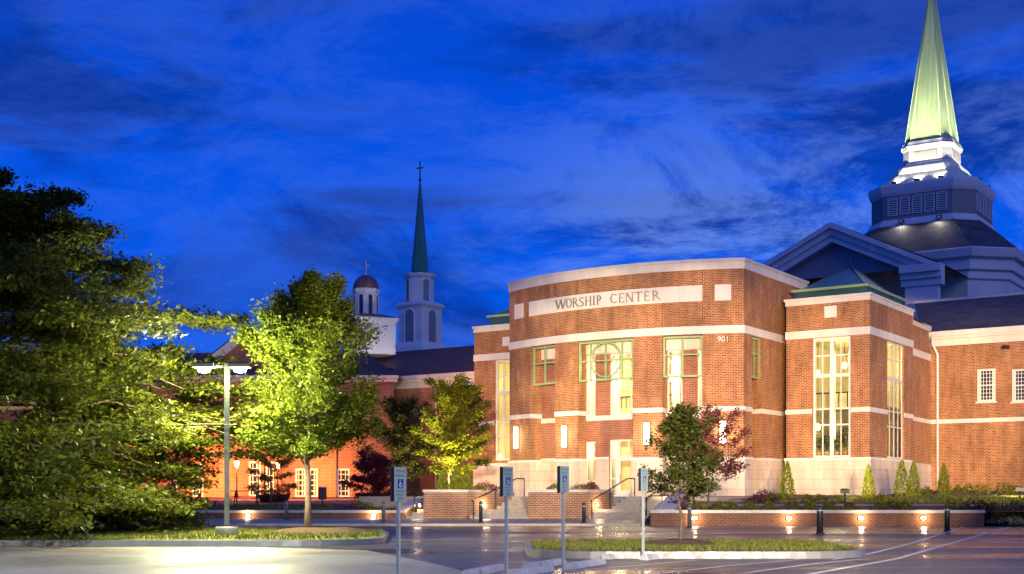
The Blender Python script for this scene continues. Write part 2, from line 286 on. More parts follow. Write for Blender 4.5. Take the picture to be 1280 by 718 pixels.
# ------------------------------------------------------------------ geometry helpers
def V2(px, Y): return ((px-HX)/F*Y, Y)                 # column of the photo -> place on the line of depth Y
def Zp(py, Y): return EYE + (HY-py)*Y/F
U = (0.83, -0.558); V = (0.558, 0.83)
U = (U[0]/math.hypot(*U), U[1]/math.hypot(*U)); V = (-U[1], U[0])
ORG = {}
def setp(o, label=None, cat=None, group=None, kind=None):
    if label: o['label'] = label
    if cat: o['category'] = cat
    if group: o['group'] = group
    if kind: o['kind'] = kind
    return o
def thing(name, label, cat, loc, group=None, rz=0):
    o = bpy.data.objects.new(name, None); COL.objects.link(o); o.location = loc; o.rotation_euler = (0, 0, rz)
    o.empty_display_size = 0.3; ORG[o] = Vector(loc)
    return setp(o, label, cat, group)
class MB:
    def __init__(s): s.v = []; s.f = []; s.uv = []; s.sm = []
    def face(s, pts, uv=None, smooth=False):
        i = len(s.v); s.v.extend([tuple(p) for p in pts]); s.f.append(tuple(range(i, i+len(pts))))
        if uv is None:
            p = [Vector(q) for q in pts]; n = (p[1]-p[0]).cross(p[2]-p[0])
            if n.length > 1e-12: n.normalize()
            if abs(n.z) > 0.85: uv = [(q.x, q.y) for q in p]
            else:
                t = Vector((-n.y, n.x, 0)); t.normalize(); bt = n.cross(t); bt = -bt if bt.z < 0 else bt
                uv = [(q.dot(t), q.dot(bt)) for q in p]
        s.uv.extend(uv); s.sm.append(smooth); return s
    def prism(s, poly, z0, z1, bottom=True):
        """poly: CCW list of (x,y); z1 may be a list per vertex"""
        n = len(poly); zz = z1 if isinstance(z1, (list, tuple)) else [z1]*n
        s.face([(x, y, z) for (x, y), z in zip(poly, zz)])
        if bottom: s.face([(x, y, z0) for x, y in reversed(poly)])
        for i in range(n):
            a, b = poly[i], poly[(i+1) % n]
            s.face([(*a, z0), (*b, z0), (*b, zz[(i+1) % n]), (*a, zz[i])])
        return s
    def box(s, c, size, rz=0):
        x, y, z = size[0]/2, size[1]/2, size[2]/2; cs, sn = math.cos(rz), math.sin(rz)
        poly = [(c[0]+a*cs-b*sn, c[1]+a*sn+b*cs) for a, b in ((-x, -y), (x, -y), (x, y), (-x, y))]
        return s.prism(poly, c[2]-z, c[2]+z)
    def bevbox(s, c, size, bev, rz=0):
        x, y, z = size[0]/2, size[1]/2, size[2]/2; cs, sn = math.cos(rz), math.sin(rz)
        def ring(dx, zz): return [(c[0]+a*cs-b*sn, c[1]+a*sn+b*cs, zz) for a, b in ((-x+dx, -y+dx), (x-dx, -y+dx), (x-dx, y-dx), (-x+dx, y-dx))]
        rs = [ring(bev*.0, c[2]-z), ring(0, c[2]+z-bev), ring(bev, c[2]+z)]
        for a, b in zip(rs, rs[1:]):
            for i in range(4): s.face([a[i], a[(i+1) % 4], b[(i+1) % 4], b[i]])
        s.face(rs[-1]); s.face(list(reversed(rs[0]))); return s
    def loft(s, cx, cy, rings, n=8, rot=0.0, smooth=False, cap0=True, cap1=True):
        """rings: (z, circumradius)"""
        pr = []
        for z, r in rings:
            pr.append([(cx+r*math.cos(rot+2*math.pi*k/n), cy+r*math.sin(rot+2*math.pi*k/n), z) for k in range(n)])
        for (a, (za, ra)), (b, (zb, rb)) in zip(zip(pr, rings), zip(pr[1:], rings[1:])):
            for k in range(n):
                j = (k+1) % n; la = 2*ra*math.sin(math.pi/n); lb = 2*rb*math.sin(math.pi/n); h = math.hypot(zb-za, rb-ra)
                if rb < 1e-5: s.face([a[k], a[j], b[k]], [(-la/2, za), (la/2, za), (0, za+h)], smooth)
                elif ra < 1e-5: s.face([a[k], b[j], b[k]], [(0, za), (lb/2, za+h), (-lb/2, za+h)], smooth)
                else: s.face([a[k], a[j], b[j], b[k]], [(-la/2+k*0.0, za), (la/2, za), (lb/2, za+h), (-lb/2, za+h)], smooth)
        if cap0 and rings[0][1] > 1e-5: s.face(list(reversed(pr[0])))
        if cap1 and rings[-1][1] > 1e-5: s.face(pr[-1])
        return s
    def tube(s, pts, radii, n=6, smooth=True):
        pts = [Vector(p) for p in pts]
        if not isinstance(radii, (list, tuple)): radii = [radii]*len(pts)
        prev = None; rings = []
        for i, p in enumerate(pts):
            d = (pts[min(i+1, len(pts)-1)]-pts[max(i-1, 0)]); d = d.normalized() if d.length > 1e-9 else Vector((0, 0, 1))
            a = d.cross(Vector((0, 0, 1)) if abs(d.z) < 0.9 else Vector((1, 0, 0))).normalized() if prev is None else (prev-d*prev.dot(d)).normalized()
            prev = a; b = d.cross(a)
            rings.append([p+(a*math.cos(2*math.pi*k/n)+b*math.sin(2*math.pi*k/n))*radii[i] for k in range(n)])
        for a, b in zip(rings, rings[1:]):
            for k in range(n): s.face([a[k], a[(k+1) % n], b[(k+1) % n], b[k]], None, smooth)
        s.face(list(reversed(rings[0]))); s.face(rings[-1]); return s
    def build(s, name, material, parent=None, origin=None):
        me = bpy.data.meshes.new(name)
        og = ORG[parent] if parent is not None else Vector(origin or (0, 0, 0))
        # weld duplicates for smooth shading only when needed
        vs = [(a-og.x, b-og.y, c-og.z) for a, b, c in s.v]
        if any(s.sm):
            key = {}; nv = []; mp = []
            for v in vs:
                k = (round(v[0], 5), round(v[1], 5), round(v[2], 5))
                if k not in key: key[k] = len(nv); nv.append(v)
                mp.append(key[k])
            fs = []; keep = []; ofs = 0; uvs = []; sms = []
            for f, sm in zip(s.f, s.sm):
                g = tuple(mp[i] for i in f)
                if len(set(g)) == len(g): fs.append(g); uvs.extend(s.uv[ofs:ofs+len(f)]); sms.append(sm)
                ofs += len(f)
            me.from_pydata(nv, [], fs); uvd, smd = uvs, sms
        else:
            me.from_pydata(vs, [], s.f); uvd, smd = s.uv, s.sm
        ul = me.uv_layers.new(name='UVMap'); ul.data.foreach_set('uv', [c for q in uvd for c in q])
        me.polygons.foreach_set('use_smooth', smd); me.materials.append(material); me.update()
        o = bpy.data.objects.new(name, me); COL.objects.link(o); ORG[o] = og
        if parent is not None: o.parent = parent
        else: o.location = og
        return o
def struct(mb, name, m): return setp(mb.build(name, m), kind='structure')
def copy_tree(o, parent=None):
    c = o.copy(); COL.objects.link(c); ORG[c] = ORG[o]
    if parent is not None: c.parent = parent
    for ch in list(o.children): copy_tree(ch, c)
    return c

class Path:
    """polyline in plan, walked left to right as seen from outside; off > 0 is outwards"""
    def __init__(s, pts):
        s.p = [Vector((a, b)) for a, b in pts]; s.s = [0.0]
        for a, b in zip(s.p, s.p[1:]): s.s.append(s.s[-1]+(b-a).length)
        s.len = s.s[-1]; ns = []
        for a, b in zip(s.p, s.p[1:]): d = (b-a).normalized(); ns.append(Vector((d.y, -d.x)))
        s.m = [ns[0]]
        for a, b in zip(ns, ns[1:]):
            h = (a+b).normalized(); s.m.append(h/max(h.dot(a), 0.3))
        s.m.append(ns[-1]); s.n = ns
    def at(s, t, off=0.0):
        i = 0
        while i < len(s.s)-2 and t > s.s[i+1]: i += 1
        k = (t-s.s[i])/(s.s[i+1]-s.s[i])
        if k < 0 or k > 1:
            d = (s.p[i+1]-s.p[i]).normalized(); q = s.p[i]+d*(t-s.s[i])+s.n[i]*off
        else: q = (s.p[i]+s.m[i]*off).lerp(s.p[i+1]+s.m[i+1]*off, k)
        return (q.x, q.y)
    def cuts(s, a, b): return [a]+[x for x in s.s if a+1e-4 < x < b-1e-4]+[b]
    def spx(s, px, off=0.0, lo=0.0, hi=1e9):
        """arc length where the sight line of a photo column meets the path"""
        k = (px-HX)/F; best = None
        for i in range(len(s.p)-1):
            if s.s[i+1] < lo-1e-6 or s.s[i] > hi+1e-6: continue
            a = s.p[i]+s.m[i]*off; b = s.p[i+1]+s.m[i+1]*off
            da, db = a.x-k*a.y, b.x-k*b.y
            if da*db <= 0 and da != db:
                t = da/(da-db); q = a.lerp(b, t); ss = s.s[i]+t*(s.s[i+1]-s.s[i])
                if best is None or q.y < best[1]: best = (ss, q.y)
        if best is None: return lo if lo > 0 else s.len*.5
        return best[0]
    def Y(s, t, off=0.0): return s.at(t, off)[1]
    def sweep(s, mb, a, b, z0, z1, o0, o1, caps=True):
        c = s.cuts(a, b)
        for x, y in zip(c, c[1:]):
            f0, f1, b0, b1 = s.at(x, o1), s.at(y, o1), s.at(x, o0), s.at(y, o0)
            mb.face([(*f0, z0), (*f1, z0), (*f1, z1), (*f0, z1)], [(x, z0), (y, z0), (y, z1), (x, z1)])
            mb.face([(*b1, z0), (*b0, z0), (*b0, z1), (*b1, z1)], [(y, z0), (x, z0), (x, z1), (y, z1)])
            mb.face([(*f0, z1), (*f1, z1), (*b1, z1), (*b0, z1)], [(x, o1), (y, o1), (y, o0), (x, o0)])
            mb.face([(*f1, z0), (*f0, z0), (*b0, z0), (*b1, z0)], [(y, o1), (x, o1), (x, o0), (y, o0)])
        if caps:
            for x, sg in ((a, 1), (b, -1)):
                f, k = s.at(x, o1), s.at(x, o0); q = [(*k, z0), (*f, z0), (*f, z1), (*k, z1)]; uu = [(x+o0, z0), (x+o1, z0), (x+o1, z1), (x+o0, z1)]
                mb.face(q if sg > 0 else q[::-1], uu if sg > 0 else uu[::-1])
        return mb
    def wall(s, mb, a, b, z0, z1, holes=(), depth=0.3):
        """face at off 0 with rectangular openings (a,b,z0,z1) and their reveals"""
        ss = sorted(set([a, b]+[q for h in holes for q in h[:2]]+s.cuts(a, b))); zs = sorted(set([z0, z1]+[q for h in holes for q in h[2:4]]))
        for x, y in zip(ss, ss[1:]):
            for p, q in zip(zs, zs[1:]):
                m, n = (x+y)/2, (p+q)/2
                if any(h[0] < m < h[1] and h[2] < n < h[3] for h in holes): continue
                A, B = s.at(x), s.at(y)
                mb.face([(*A, p), (*B, p), (*B, q), (*A, q)], [(x, p), (y, p), (y, q), (x, q)])
        for h in holes:
            A, B, C, D = s.at(h[0]), s.at(h[1]), s.at(h[0], -depth), s.at(h[1], -depth)
            mb.face([(*A, h[2]), (*A, h[3]), (*C, h[3]), (*C, h[2])], [(h[0], h[2]), (h[0], h[3]), (h[0]+depth, h[3]), (h[0]+depth, h[2])])
            mb.face([(*B, h[3]), (*B, h[2]), (*D, h[2]), (*D, h[3])], [(h[1], h[3]), (h[1], h[2]), (h[1]+depth, h[2]), (h[1]+depth, h[3])])
            mb.face([(*A, h[3]), (*B, h[3]), (*D, h[3]), (*C, h[3])]); mb.face([(*B, h[2]), (*A, h[2]), (*C, h[2]), (*D, h[2])])
        return mb

def window(parent, path, a, b, z0, z1, cols=(), rows=(), fw=0.10, off=-0.12, glass=M_GLASS, fmat=M_FRAME, name='window'):
    """cols: (fraction, bar width), rows: (z, bar height); frame with its pane as a sub-part"""
    f = MB(); d = 0.08
    path.sweep(f, a, a+fw, z0, z1, off-d, off); path.sweep(f, b-fw, b, z0, z1, off-d, off)
    path.sweep(f, a+fw, b-fw, z0, z0+fw, off-d, off-0.003); path.sweep(f, a+fw, b-fw, z1-fw, z1, off-d, off-0.003)
    for c, bw in cols:
        m = a+(b-a)*c; path.sweep(f, m-bw/2, m+bw/2, z0+fw, z1-fw, off-d+0.006, off-0.006)
    for z, bw in rows: path.sweep(f, a+fw, b-fw, z-bw/2, z+bw/2, off-d+0.010, off-0.012)
    o = f.build(name, fmat, parent); p = MB(); A, B = path.at(a+fw*.5, off-d*.5), path.at(b-fw*.5, off-d*.5)
    p.face([(*A, z0+fw*.5), (*B, z0+fw*.5), (*B, z1-fw*.5), (*A, z1-fw*.5)]); p.build('pane', glass, o)
    return o

# foliage ---------------------------------------------------------------
def leaf_object(name, pts, size, m, parent=None, origin=None, flat=0.5, droop=0.2, aspect=0.55, up=None):
    n = len(pts); pts = np.asarray(pts, float)
    th = RNG.uniform(0, 2*np.pi, n); el = RNG.normal(-droop, 0.45, n)
    ax = np.stack([np.cos(th)*np.cos(el), np.sin(th)*np.cos(el), np.sin(el)], 1)
    if up is not None: ax = ax*(1-up)+np.array([0, 0, 1.0])*up; ax /= np.linalg.norm(ax, axis=1)[:, None]
    rv = RNG.normal(0, 1, (n, 3)); rv[:, 2] += flat*4
    sd = np.cross(ax, rv); sd /= np.linalg.norm(sd, axis=1)[:, None]+1e-9
    nr = np.cross(sd, ax)
    L_ = (size*RNG.uniform(0.65, 1.35, n))[:, None]; W = L_*aspect
    v = np.empty((n, 4, 3)); v[:, 0] = pts-ax*L_*.5; v[:, 1] = pts+sd*W*.5+nr*L_*.10; v[:, 2] = pts+ax*L_*.5; v[:, 3] = pts-sd*W*.5+nr*L_*.10
    og = ORG[parent] if parent is not None else Vector(origin)
    v -= np.array(og); me = bpy.data.meshes.new(name)
    me.vertices.add(4*n); me.vertices.foreach_set('co', v.reshape(-1))
    me.loops.add(4*n); me.loops.foreach_set('vertex_index', np.arange(4*n, dtype=np.int32))
    me.polygons.add(n); me.polygons.foreach_set('loop_start', np.arange(0, 4*n, 4, dtype=np.int32)); me.polygons.foreach_set('loop_total', np.full(n, 4, dtype=np.int32))
    me.materials.append(m); me.update(calc_edges=True); me.validate()
    o = bpy.data.objects.new(name, me); COL.objects.link(o); ORG[o] = og
    if parent is not None: o.parent = parent
    else: o.location = og
    return o
def tree(name, label, cat, base, h, rad, trunk_r, m, n_prim=22, h0=0.22, elev=(10, 55), prof=None, leaf=0.14, per=34, sec=7, flat=0.5, tw=(.16, .36), clump=(0.30, 0.10), group=None, lean=(0, 0), seed=1, bare=0.25, bark=M_BARK, gone=None):
    rg = random.Random(seed); bx, by, bz = base
    root = thing(name, label, cat, base, group)
    prof = prof or (lambda t: math.sin(math.pi*min(1, 0.18+0.82*t))**0.8)
    tb = MB(); K = 9
    tp = [Vector((bx+lean[0]*(k/K)+rg.uniform(-1, 1)*0.015*h*(k > 1), by+lean[1]*(k/K)+rg.uniform(-1, 1)*0.015*h*(k > 1), bz-0.1+(h*0.97+0.1)*k/K)) for k in range(K+1)]
    tb.tube(tp, [trunk_r*(1.25 if k == 0 else (1-0.93*k/K)) for k in range(K+1)], 9)
    def tpos(t):
        q = t*K; i = min(int(q), K-1); return tp[i].lerp(tp[i+1], q-i)
    pts = []
    for i in range(n_prim):
        t = h0+(0.985-h0)*(i+rg.uniform(-.4, .4)+0.5)/n_prim
        u = (t-h0)/(1-h0); az = i*2.39996+rg.uniform(-.35, .35)
        ln = rad*prof(u)*rg.uniform(0.78, 1.12); ea = R(elev[0]+(elev[1]-elev[0])*u+rg.uniform(-9, 9))
        p0 = tpos(t); d = Vector((math.cos(az)*math.cos(ea), math.sin(az)*math.cos(ea), math.sin(ea)))
        ln = ln/max(math.cos(ea), 0.5)
        br = [p0]; nseg = 6; dd = d.copy()
        for k in range(nseg):
            dd = (dd+Vector((rg.uniform(-.13, .13), rg.uniform(-.13, .13), rg.uniform(-.10, .12)-0.03))).normalized(); br.append(br[-1]+dd*ln/nseg)
        if gone:
            while len(br) > 2 and gone(br[-1]): br.pop()
            if gone(br[-1]): continue
            nseg = len(br)-1
        r0 = max(trunk_r*0.42*(1-u*0.75)*min(1, ln/rad+0.3), 0.012)
        tb.tube(br, [r0*(1-0.85*k/nseg) for k in range(nseg+1)], 5)
        for k in range(1, nseg+1):
            f = k/nseg
            if f < bare: continue
            for q in range(max(1, int(round(sec/ (nseg*(1-bare)))))+ (1 if k == nseg else 0)):
                s = 1 if (q+k) % 2 else -1
                a2 = math.atan2(dd.y, dd.x)+s*rg.uniform(0.35, 1.15) if not (k == nseg and q == 0) else math.atan2(dd.y, dd.x)
                l2 = ln*rg.uniform(*tw)*(1.15-0.5*f); e2 = ea*0.6+R(rg.uniform(-14, 16))
                st = br[k]
                if gone and gone(st): continue
                d2 = Vector((math.cos(a2)*math.cos(e2), math.sin(a2)*math.cos(e2), math.sin(e2)))
                en = st+d2*l2
                if gone and gone(en): continue
                tb.tube([st, st.lerp(en, .5)+Vector((0, 0, .02)), en], [r0*.3, r0*.2, 0.005], 4)
                for c in range(3):
                    cc = st.lerp(en, 0.3+0.36*c); cnt = int(per*rg.uniform(.6, 1.3)/3)+1
                    rr = clump[0]*rg.uniform(.6, 1.2)*min(1, .4+ln/rad); P = np.column_stack([RNG.normal(cc.x, rr*.6, cnt), RNG.normal(cc.y, rr*.6, cnt), RNG.normal(cc.z, clump[1], cnt)])
                    pts.append(P)
    P = np.concatenate(pts)
    if gone: P = P[[not gone(p) for p in P]]
    P = P[P[:, 2] > bz+0.02]
    tb.build('trunk', bark, root); leaf_object('crown', P, leaf, m, root, flat=flat)
    return root
def shrub(name, label, cat, c, r, h, m, n=350, leaf=0.09, group=None, seed=0):
    d = RNG.normal(0, 1, (n, 3)); d /= np.linalg.norm(d, axis=1)[:, None]; d[:, 2] = np.abs(d[:, 2])
    k = RNG.uniform(0.45, 1.0, n)**0.5; lump = 1+0.22*np.sin(d[:, 0]*5+seed*1.7)*np.cos(d[:, 1]*4+seed)+RNG.normal(0, .05, n)
    P = np.column_stack([c[0]+d[:, 0]*r*k*lump, c[1]+d[:, 1]*r*k*lump, c[2]+d[:, 2]*h*k*lump])
    o = leaf_object(name, P, leaf, m, None, c, flat=0.2, droop=-0.3); return setp(o, label, cat, group)
def conifer(label, c, r, h, group, n=1500, m=LF_CON, lean=0):
    t = RNG.uniform(0, 1, n)**1.35; a = RNG.uniform(0, 2*np.pi, n); rr = r*1.25*(1-t)**0.62*np.minimum(1, 0.6+t*3)*RNG.uniform(.7, 1.04, n)*(1+.14*np.sin(a*5+t*17))
    P = np.column_stack([c[0]+np.cos(a)*rr+lean*t, c[1]+np.sin(a)*rr, c[2]+0.03+t*h])
    o = leaf_object('arborvitae', P, 0.12, m, None, c, flat=-0.1, droop=0, aspect=0.45, up=0.6)
    return setp(o, label, 'conifer', group)

# ------------------------------------------------------------------ ground, street, pavements
def poly(mb, pts, z=None):
    mb.face([(p[0], p[1], z if z is not None else p[2]) for p in pts]); return mb
def strip(mb, x0, x1, prof, nx=1):
    for (ya, za), (yb, zb) in zip(prof, prof[1:]):
        for k in range(nx):
            a, b = x0+(x1-x0)*k/nx, x0+(x1-x0)*(k+1)/nx; mb.face([(a, ya, za), (b, ya, za), (b, yb, zb), (a, yb, zb)])
    return mb
struct(poly(MB(), [(-900, -60), (900, -60), (900, 1500), (-900, 1500)], -0.06), 'ground', M_GRASS)
struct(poly(MB(), [(-90, -30), (110, -30), (110, 56.0), (-90, 56.0)], 0.0), 'street', M_ASPH)
struct(poly(MB(), [(-60, -10), (1.6, -10), (-0.6, 21), (-2.0, 26), (-3.4, 30.2), (-6.5, 32.3), (-60, 32.3)], 0.004), 'light_pool_patch', M_WALK)  # pale concrete sheet painted in place of a light pool on the asphalt
# sidewalk: kerb face at Y=56, rising a little to the planters
mb = MB(); strip(mb, -70, 5.6, [(56.0, -0.05), (56.0, 0.11), (63.9, 0.20)], 4); struct(mb, 'sidewalk', M_WALK)
KY = 56.0
def zr(y): return float(np.interp(y, [56, 66, 74, 86, 100, 140], [0.60, 0.95, 1.30, 1.70, 1.75, 1.8]))
def zl(y): return float(np.interp(y, [63, 70, 98, 150], [0.52, 0.80, 1.28, 1.4]))
mb = MB(); strip(mb, 8.2, 80, [(y, zr(y)) for y in (56.3, 60, 66, 70, 74, 80, 86, 100, 160)], 4); struct(mb, 'planting_bed_soil', M_SOIL)
mb = MB(); strip(mb, -80, -5.6, [(y, zl(y)) for y in (63.6, 66, 70, 84, 98, 150)], 4); struct(mb, 'terrace_lawn', M_GRASS)
mb = MB(); strip(mb, -70, -6.5, [(y, zl(y)+0.012) for y in (71.0, 84, 98, 112)], 2); struct(mb, 'brick_path', M_PAVER)
# pale walk between the beds on the right and the lit lawn
mb = MB(); strip(mb, 9.4, 70, [(y, zr(y)+0.016) for y in (62.6, 64.2)], 4); struct(mb, 'garden_path', M_WALK)
lawn = [(y, zr(y)+0.012) for y in (65.0, 66, 70, 74, 80, 86)]
mb = MB(); strip(mb, 18.3, 70, lawn[:4], 6); struct(mb, 'lawn', M_GRASS)
mb = MB(); strip(mb, 9.2, 18.0, [(67.6, zr(67.6)+0.02), (69.4, zr(69.4)+0.02)], 3); struct(mb, 'entrance_path', M_WALK)
# plaza in front of the doors
mb = MB(); pts = [(-4.2+V[0]*4.2, 63+V[1]*4.2), (12.5, 63+V[1]*4.2), (20, 92), (-6, 92), (-6, 68)]
mb.prism([(-5.7, 67.2), (8.6, 66.49), (11.0, 69.0), (20, 82), (20, 96), (-8, 96), (-8, 67.2)], -0.05, 1.30); struct(mb, 'plaza', M_WALK)

def island(pts, label_suffix, rad=0.0):
    """kerb ring and turf of a car-park island"""
    n = len(pts); P = Path(pts+[pts[0]]); k = MB(); wdt = 0.16
    c = Vector((sum(p[0] for p in pts)/n, sum(p[1] for p in pts)/n))
    def inner(p, d):
        q = Vector(p); r = c-q; return tuple(q+r.normalized()*d)
    o1 = pts; o2 = [inner(p, 0.03) for p in pts]; i1 = [inner(p, wdt+0.02) for p in pts]
    for i in range(n):
        j = (i+1) % n
        k.face([(*o1[i], -0.02), (*o1[j], -0.02), (*o2[j], 0.145), (*o2[i], 0.145)]); k.face([(*o2[i], 0.145), (*o2[j], 0.145), (*i1[j], 0.15), (*i1[i], 0.15)])
        k.face([(*i1[i], 0.15), (*i1[j], 0.15), (*i1[j], 0.05), (*i1[i], 0.05)])
    struct(k, 'kerb', M_KERB)
    t = MB()
    for i in range(n): t.face([(*i1[i], 0.135), (*i1[(i+1) % n], 0.135), (c.x, c.y, 0.20)])
    struct(t, 'turf', M_GRASS); return i1
def blades(pts, cnt, name, hgt=0.09, zf=lambda x, y: 0.14):
    xs = [p[0] for p in pts]; ys = [p[1] for p in pts]; n = len(pts)
    out = []
    q = RNG.uniform(0, 1, (cnt*3, 2)); X = min(xs)+q[:, 0]*(max(xs)-min(xs)); Yy = min(ys)+q[:, 1]*(max(ys)-min(ys))
    ins = np.zeros(len(X), bool); j = n-1
    for i in range(n):
        c = ((ys[i] > Yy) != (ys[j] > Yy)) & (X < (xs[j]-xs[i])*(Yy-ys[i])/(ys[j]-ys[i]+1e-12)+xs[i]); ins ^= c; j = i
    P = np.column_stack([X[ins], Yy[ins]])[:cnt]
    Z = np.array([zf(a, b) for a, b in P]); pts3 = np.column_stack([P, Z+hgt*.4])
    o = leaf_object(name, pts3, hgt, M_BLADE, None, (0, 0, 0), flat=0, aspect=0.22, up=0.75); return setp(o, kind='stuff', label='short clipped green grass on the ground', cat='grass')
def rounded(x0, x1, y0, y1, r, n=7, sk=0):
    o = []
    for cx, cy, a in ((x1-r, y0+r, -90), (x1-r, y1-r, 0), (x0+r, y1-r, 90), (x0+r, y0+r, 180)):
        for k in range(n+1):
            b = R(a+90*k/n); o.append((cx+r*math.cos(b)+sk*(cy+r*math.sin(b)-y0), cy+r*math.sin(b)))
    return o
isl_r = island(rounded(0.3, 7.6, 26.2, 32.6, 1.6, 8), 'r')
isl_l = island(rounded(-26, -3.3, 33.0, 44.5, 2.6, 8, -0.08), 'l')
def zisl(pts):
    cx = sum(p[0] for p in pts)/len(pts); return lambda x, y: 0.15
blades(isl_r, 9000, 'grass', 0.085, zisl(isl_r)); blades(isl_l, 16000, 'grass', 0.10, zisl(isl_l))
blades([(18.4, 65.1), (40, 65.1), (40, 73.8), (18.4, 73.8)], 12000, 'grass', 0.14, lambda x, y: zr(y)+0.01)
blades([(-30, 63.7), (-6, 63.7), (-6, 70.8), (-30, 70.8)], 7000, 'grass', 0.14, lambda x, y: zl(y))
def mulch(cx, cy, r, z, hh, sx=1.0):
    m = MB(); n = 22; rings = []
    for f, q in ((1, 0), (.72, .55), (.35, .9), (0.0, 1)):
        rings.append([(cx+sx*r*f*(1+.08*math.sin(k*2.1+cx))*math.cos(2*math.pi*k/n), cy+r*f*(1+.08*math.cos(k*1.7))*math.sin(2*math.pi*k/n), z+hh*q) for k in range(n)])
    for a, b in zip(rings, rings[1:]):
        for k in range(n): m.face([a[k], a[(k+1) % n], b[(k+1) % n], b[k]], None, True)
    return struct(m, 'mulch', M_MULCH)
mulch(V2(851, 29.3)[0], 29.3, 1.0, 0.15, 0.17); mulch(V2(385, 40)[0]+0.4, 40, 1.6, 0.15, 0.20, 1.1)
# painted lines of the car park
def road_line(pts, wd):
    m = MB(); P = Path(pts)
    for a, b in zip(P.s, P.s[1:]):
        A, B, C, D = P.at(a, wd/2), P.at(b, wd/2), P.at(b, -wd/2), P.at(a, -wd/2); m.face([(*A, .005), (*B, .005), (*C, .005), (*D, .005)])
    return struct(m, 'painted_line', M_PAINT)
def gp(px, py, z=0.0): Y = (EYE-z)*F/(py-HY); return V2(px, Y)
road_line([gp(1000, 720), gp(1013, 718), gp(1121, 699), gp(1180, 682), gp(1233, 667), gp(1262, 659.5)], 0.13)
road_line([gp(1040, 700), gp(1090, 692), gp(1141, 679), gp(1205, 659)], 0.12)
road_line([gp(930, 717), gp(1010, 706), gp(1080, 699)], 0.10)
road_line([gp(700, 715), gp(800, 707), gp(872, 700.5)], 0.10)
road_line([gp(820, 718), gp(905, 708), gp(1000, 700)], 0.10)

# ------------------------------------------------------------------ planters, retaining walls, steps, rails
def para(x0, x1, y, t0, t1): return [(x0+V[0]*t0, y+V[1]*t0), (x1+V[0]*t0, y+V[1]*t0), (x1+V[0]*t1, y+V[1]*t1), (x0+V[0]*t1, y+V[1]*t1)]
def planter(x0, x1, y, Ld, zb, zt, label):
    root = thing('brick_planter', label, 'planter', ((x0+x1)/2, y, zb), 'brick planters flanking the entrance steps')
    b = MB(); b.prism(para(x0, x1, y, 0, Ld), zb-0.1, zt-0.13); b.build('brick_wall', M_WALLBRICK, root)
    c = MB(); t = 0.06
    P = para(x0, x1, y, 0, Ld); cx, cy = sum(p[0] for p in P)/4, sum(p[1] for p in P)/4
    def sc(d): return [(p[0]+(1 if p[0]-V[0]/V[1]*(p[1]-cy) > cx else -1)*d, p[1]+(1 if p[1] > cy else -1)*d) for p in P]
    o, i = sc(t), sc(-0.34)
    for k in range(4):
        j = (k+1) % 4
        c.face([(*o[k], zt), (*o[j], zt), (*i[j], zt), (*i[k], zt)]); c.face([(*o[k], zt-.13), (*o[j], zt-.13), (*o[j], zt), (*o[k], zt)])
        c.face([(*o[j], zt-.13), (*o[k], zt-.13), (*i[k], zt-.13), (*i[j], zt-.13)]); c.face([(*i[k], zt), (*i[j], zt), (*i[j], zt-.2), (*i[k], zt-.2)])
    c.build('coping', M_CAP, root)
    s = MB(); s.face([(*p, zt-.06) for p in i]); s.build('soil', M_SOIL, root)
    return root
PT = 1.63
planter(-4.31, -2.2, 63, 4.17, 0.18, PT, 'brick planter with young cone shrubs beside the left stair')
planter(0.80, 3.62, 63, 2.75, 0.18, PT, 'wider brick planter between the two main stairs')
def steps(x0, x1, label, n=7, z0=0.19, z1=1.30):
    root = thing('concrete_steps', label, 'steps', ((x0+x1)/2, 63, z0), 'stairs up to the entrance plaza'); m = MB(); r = (z1-z0)/n
    ts = [0.25, 0.7, 1.15, 2.55, 3.0, 3.45, 3.9]
    for k in range(n): m.prism(para(x0, x1, 63, ts[k], ts[k+1] if k < n-1 else 4.6), -0.05, z0+r*(k+1)-(0.004 if k == n-1 else 0))
    m.build('steps', M_WALK, root); return root
steps(-2.19, 0.79, 'concrete steps between the two brick planters')
steps(3.63, 6.9, 'concrete steps leading to the glass entrance door')
steps(-5.35, -4.32, 'narrow concrete steps left of the brick planters')
def retaining(path_pts, z0f, zt, label, thick=0.35, cap=0.13, base=None, m=M_LOWBRICK_DIM):
    P = Path(path_pts); root = thing('retaining_wall', label, 'wall', (*path_pts[0], z0f)); b = MB(); P.sweep(b, 0, P.len, z0f-0.1, zt-cap, -thick, 0); b.build('brick_wall', m, root)
    c = MB(); P.sweep(c, -0.03, P.len+.03, zt-cap, zt, -thick-.04, .05); c.build('coping', M_CAP, root); return root, P
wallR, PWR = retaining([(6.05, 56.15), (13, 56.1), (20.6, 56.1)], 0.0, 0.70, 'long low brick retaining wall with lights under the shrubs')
wallL, PWL = retaining([(-60, 63.6), (-5.42, 63.6)], 0.15, 0.62, 'low brick retaining wall left of the stairs')
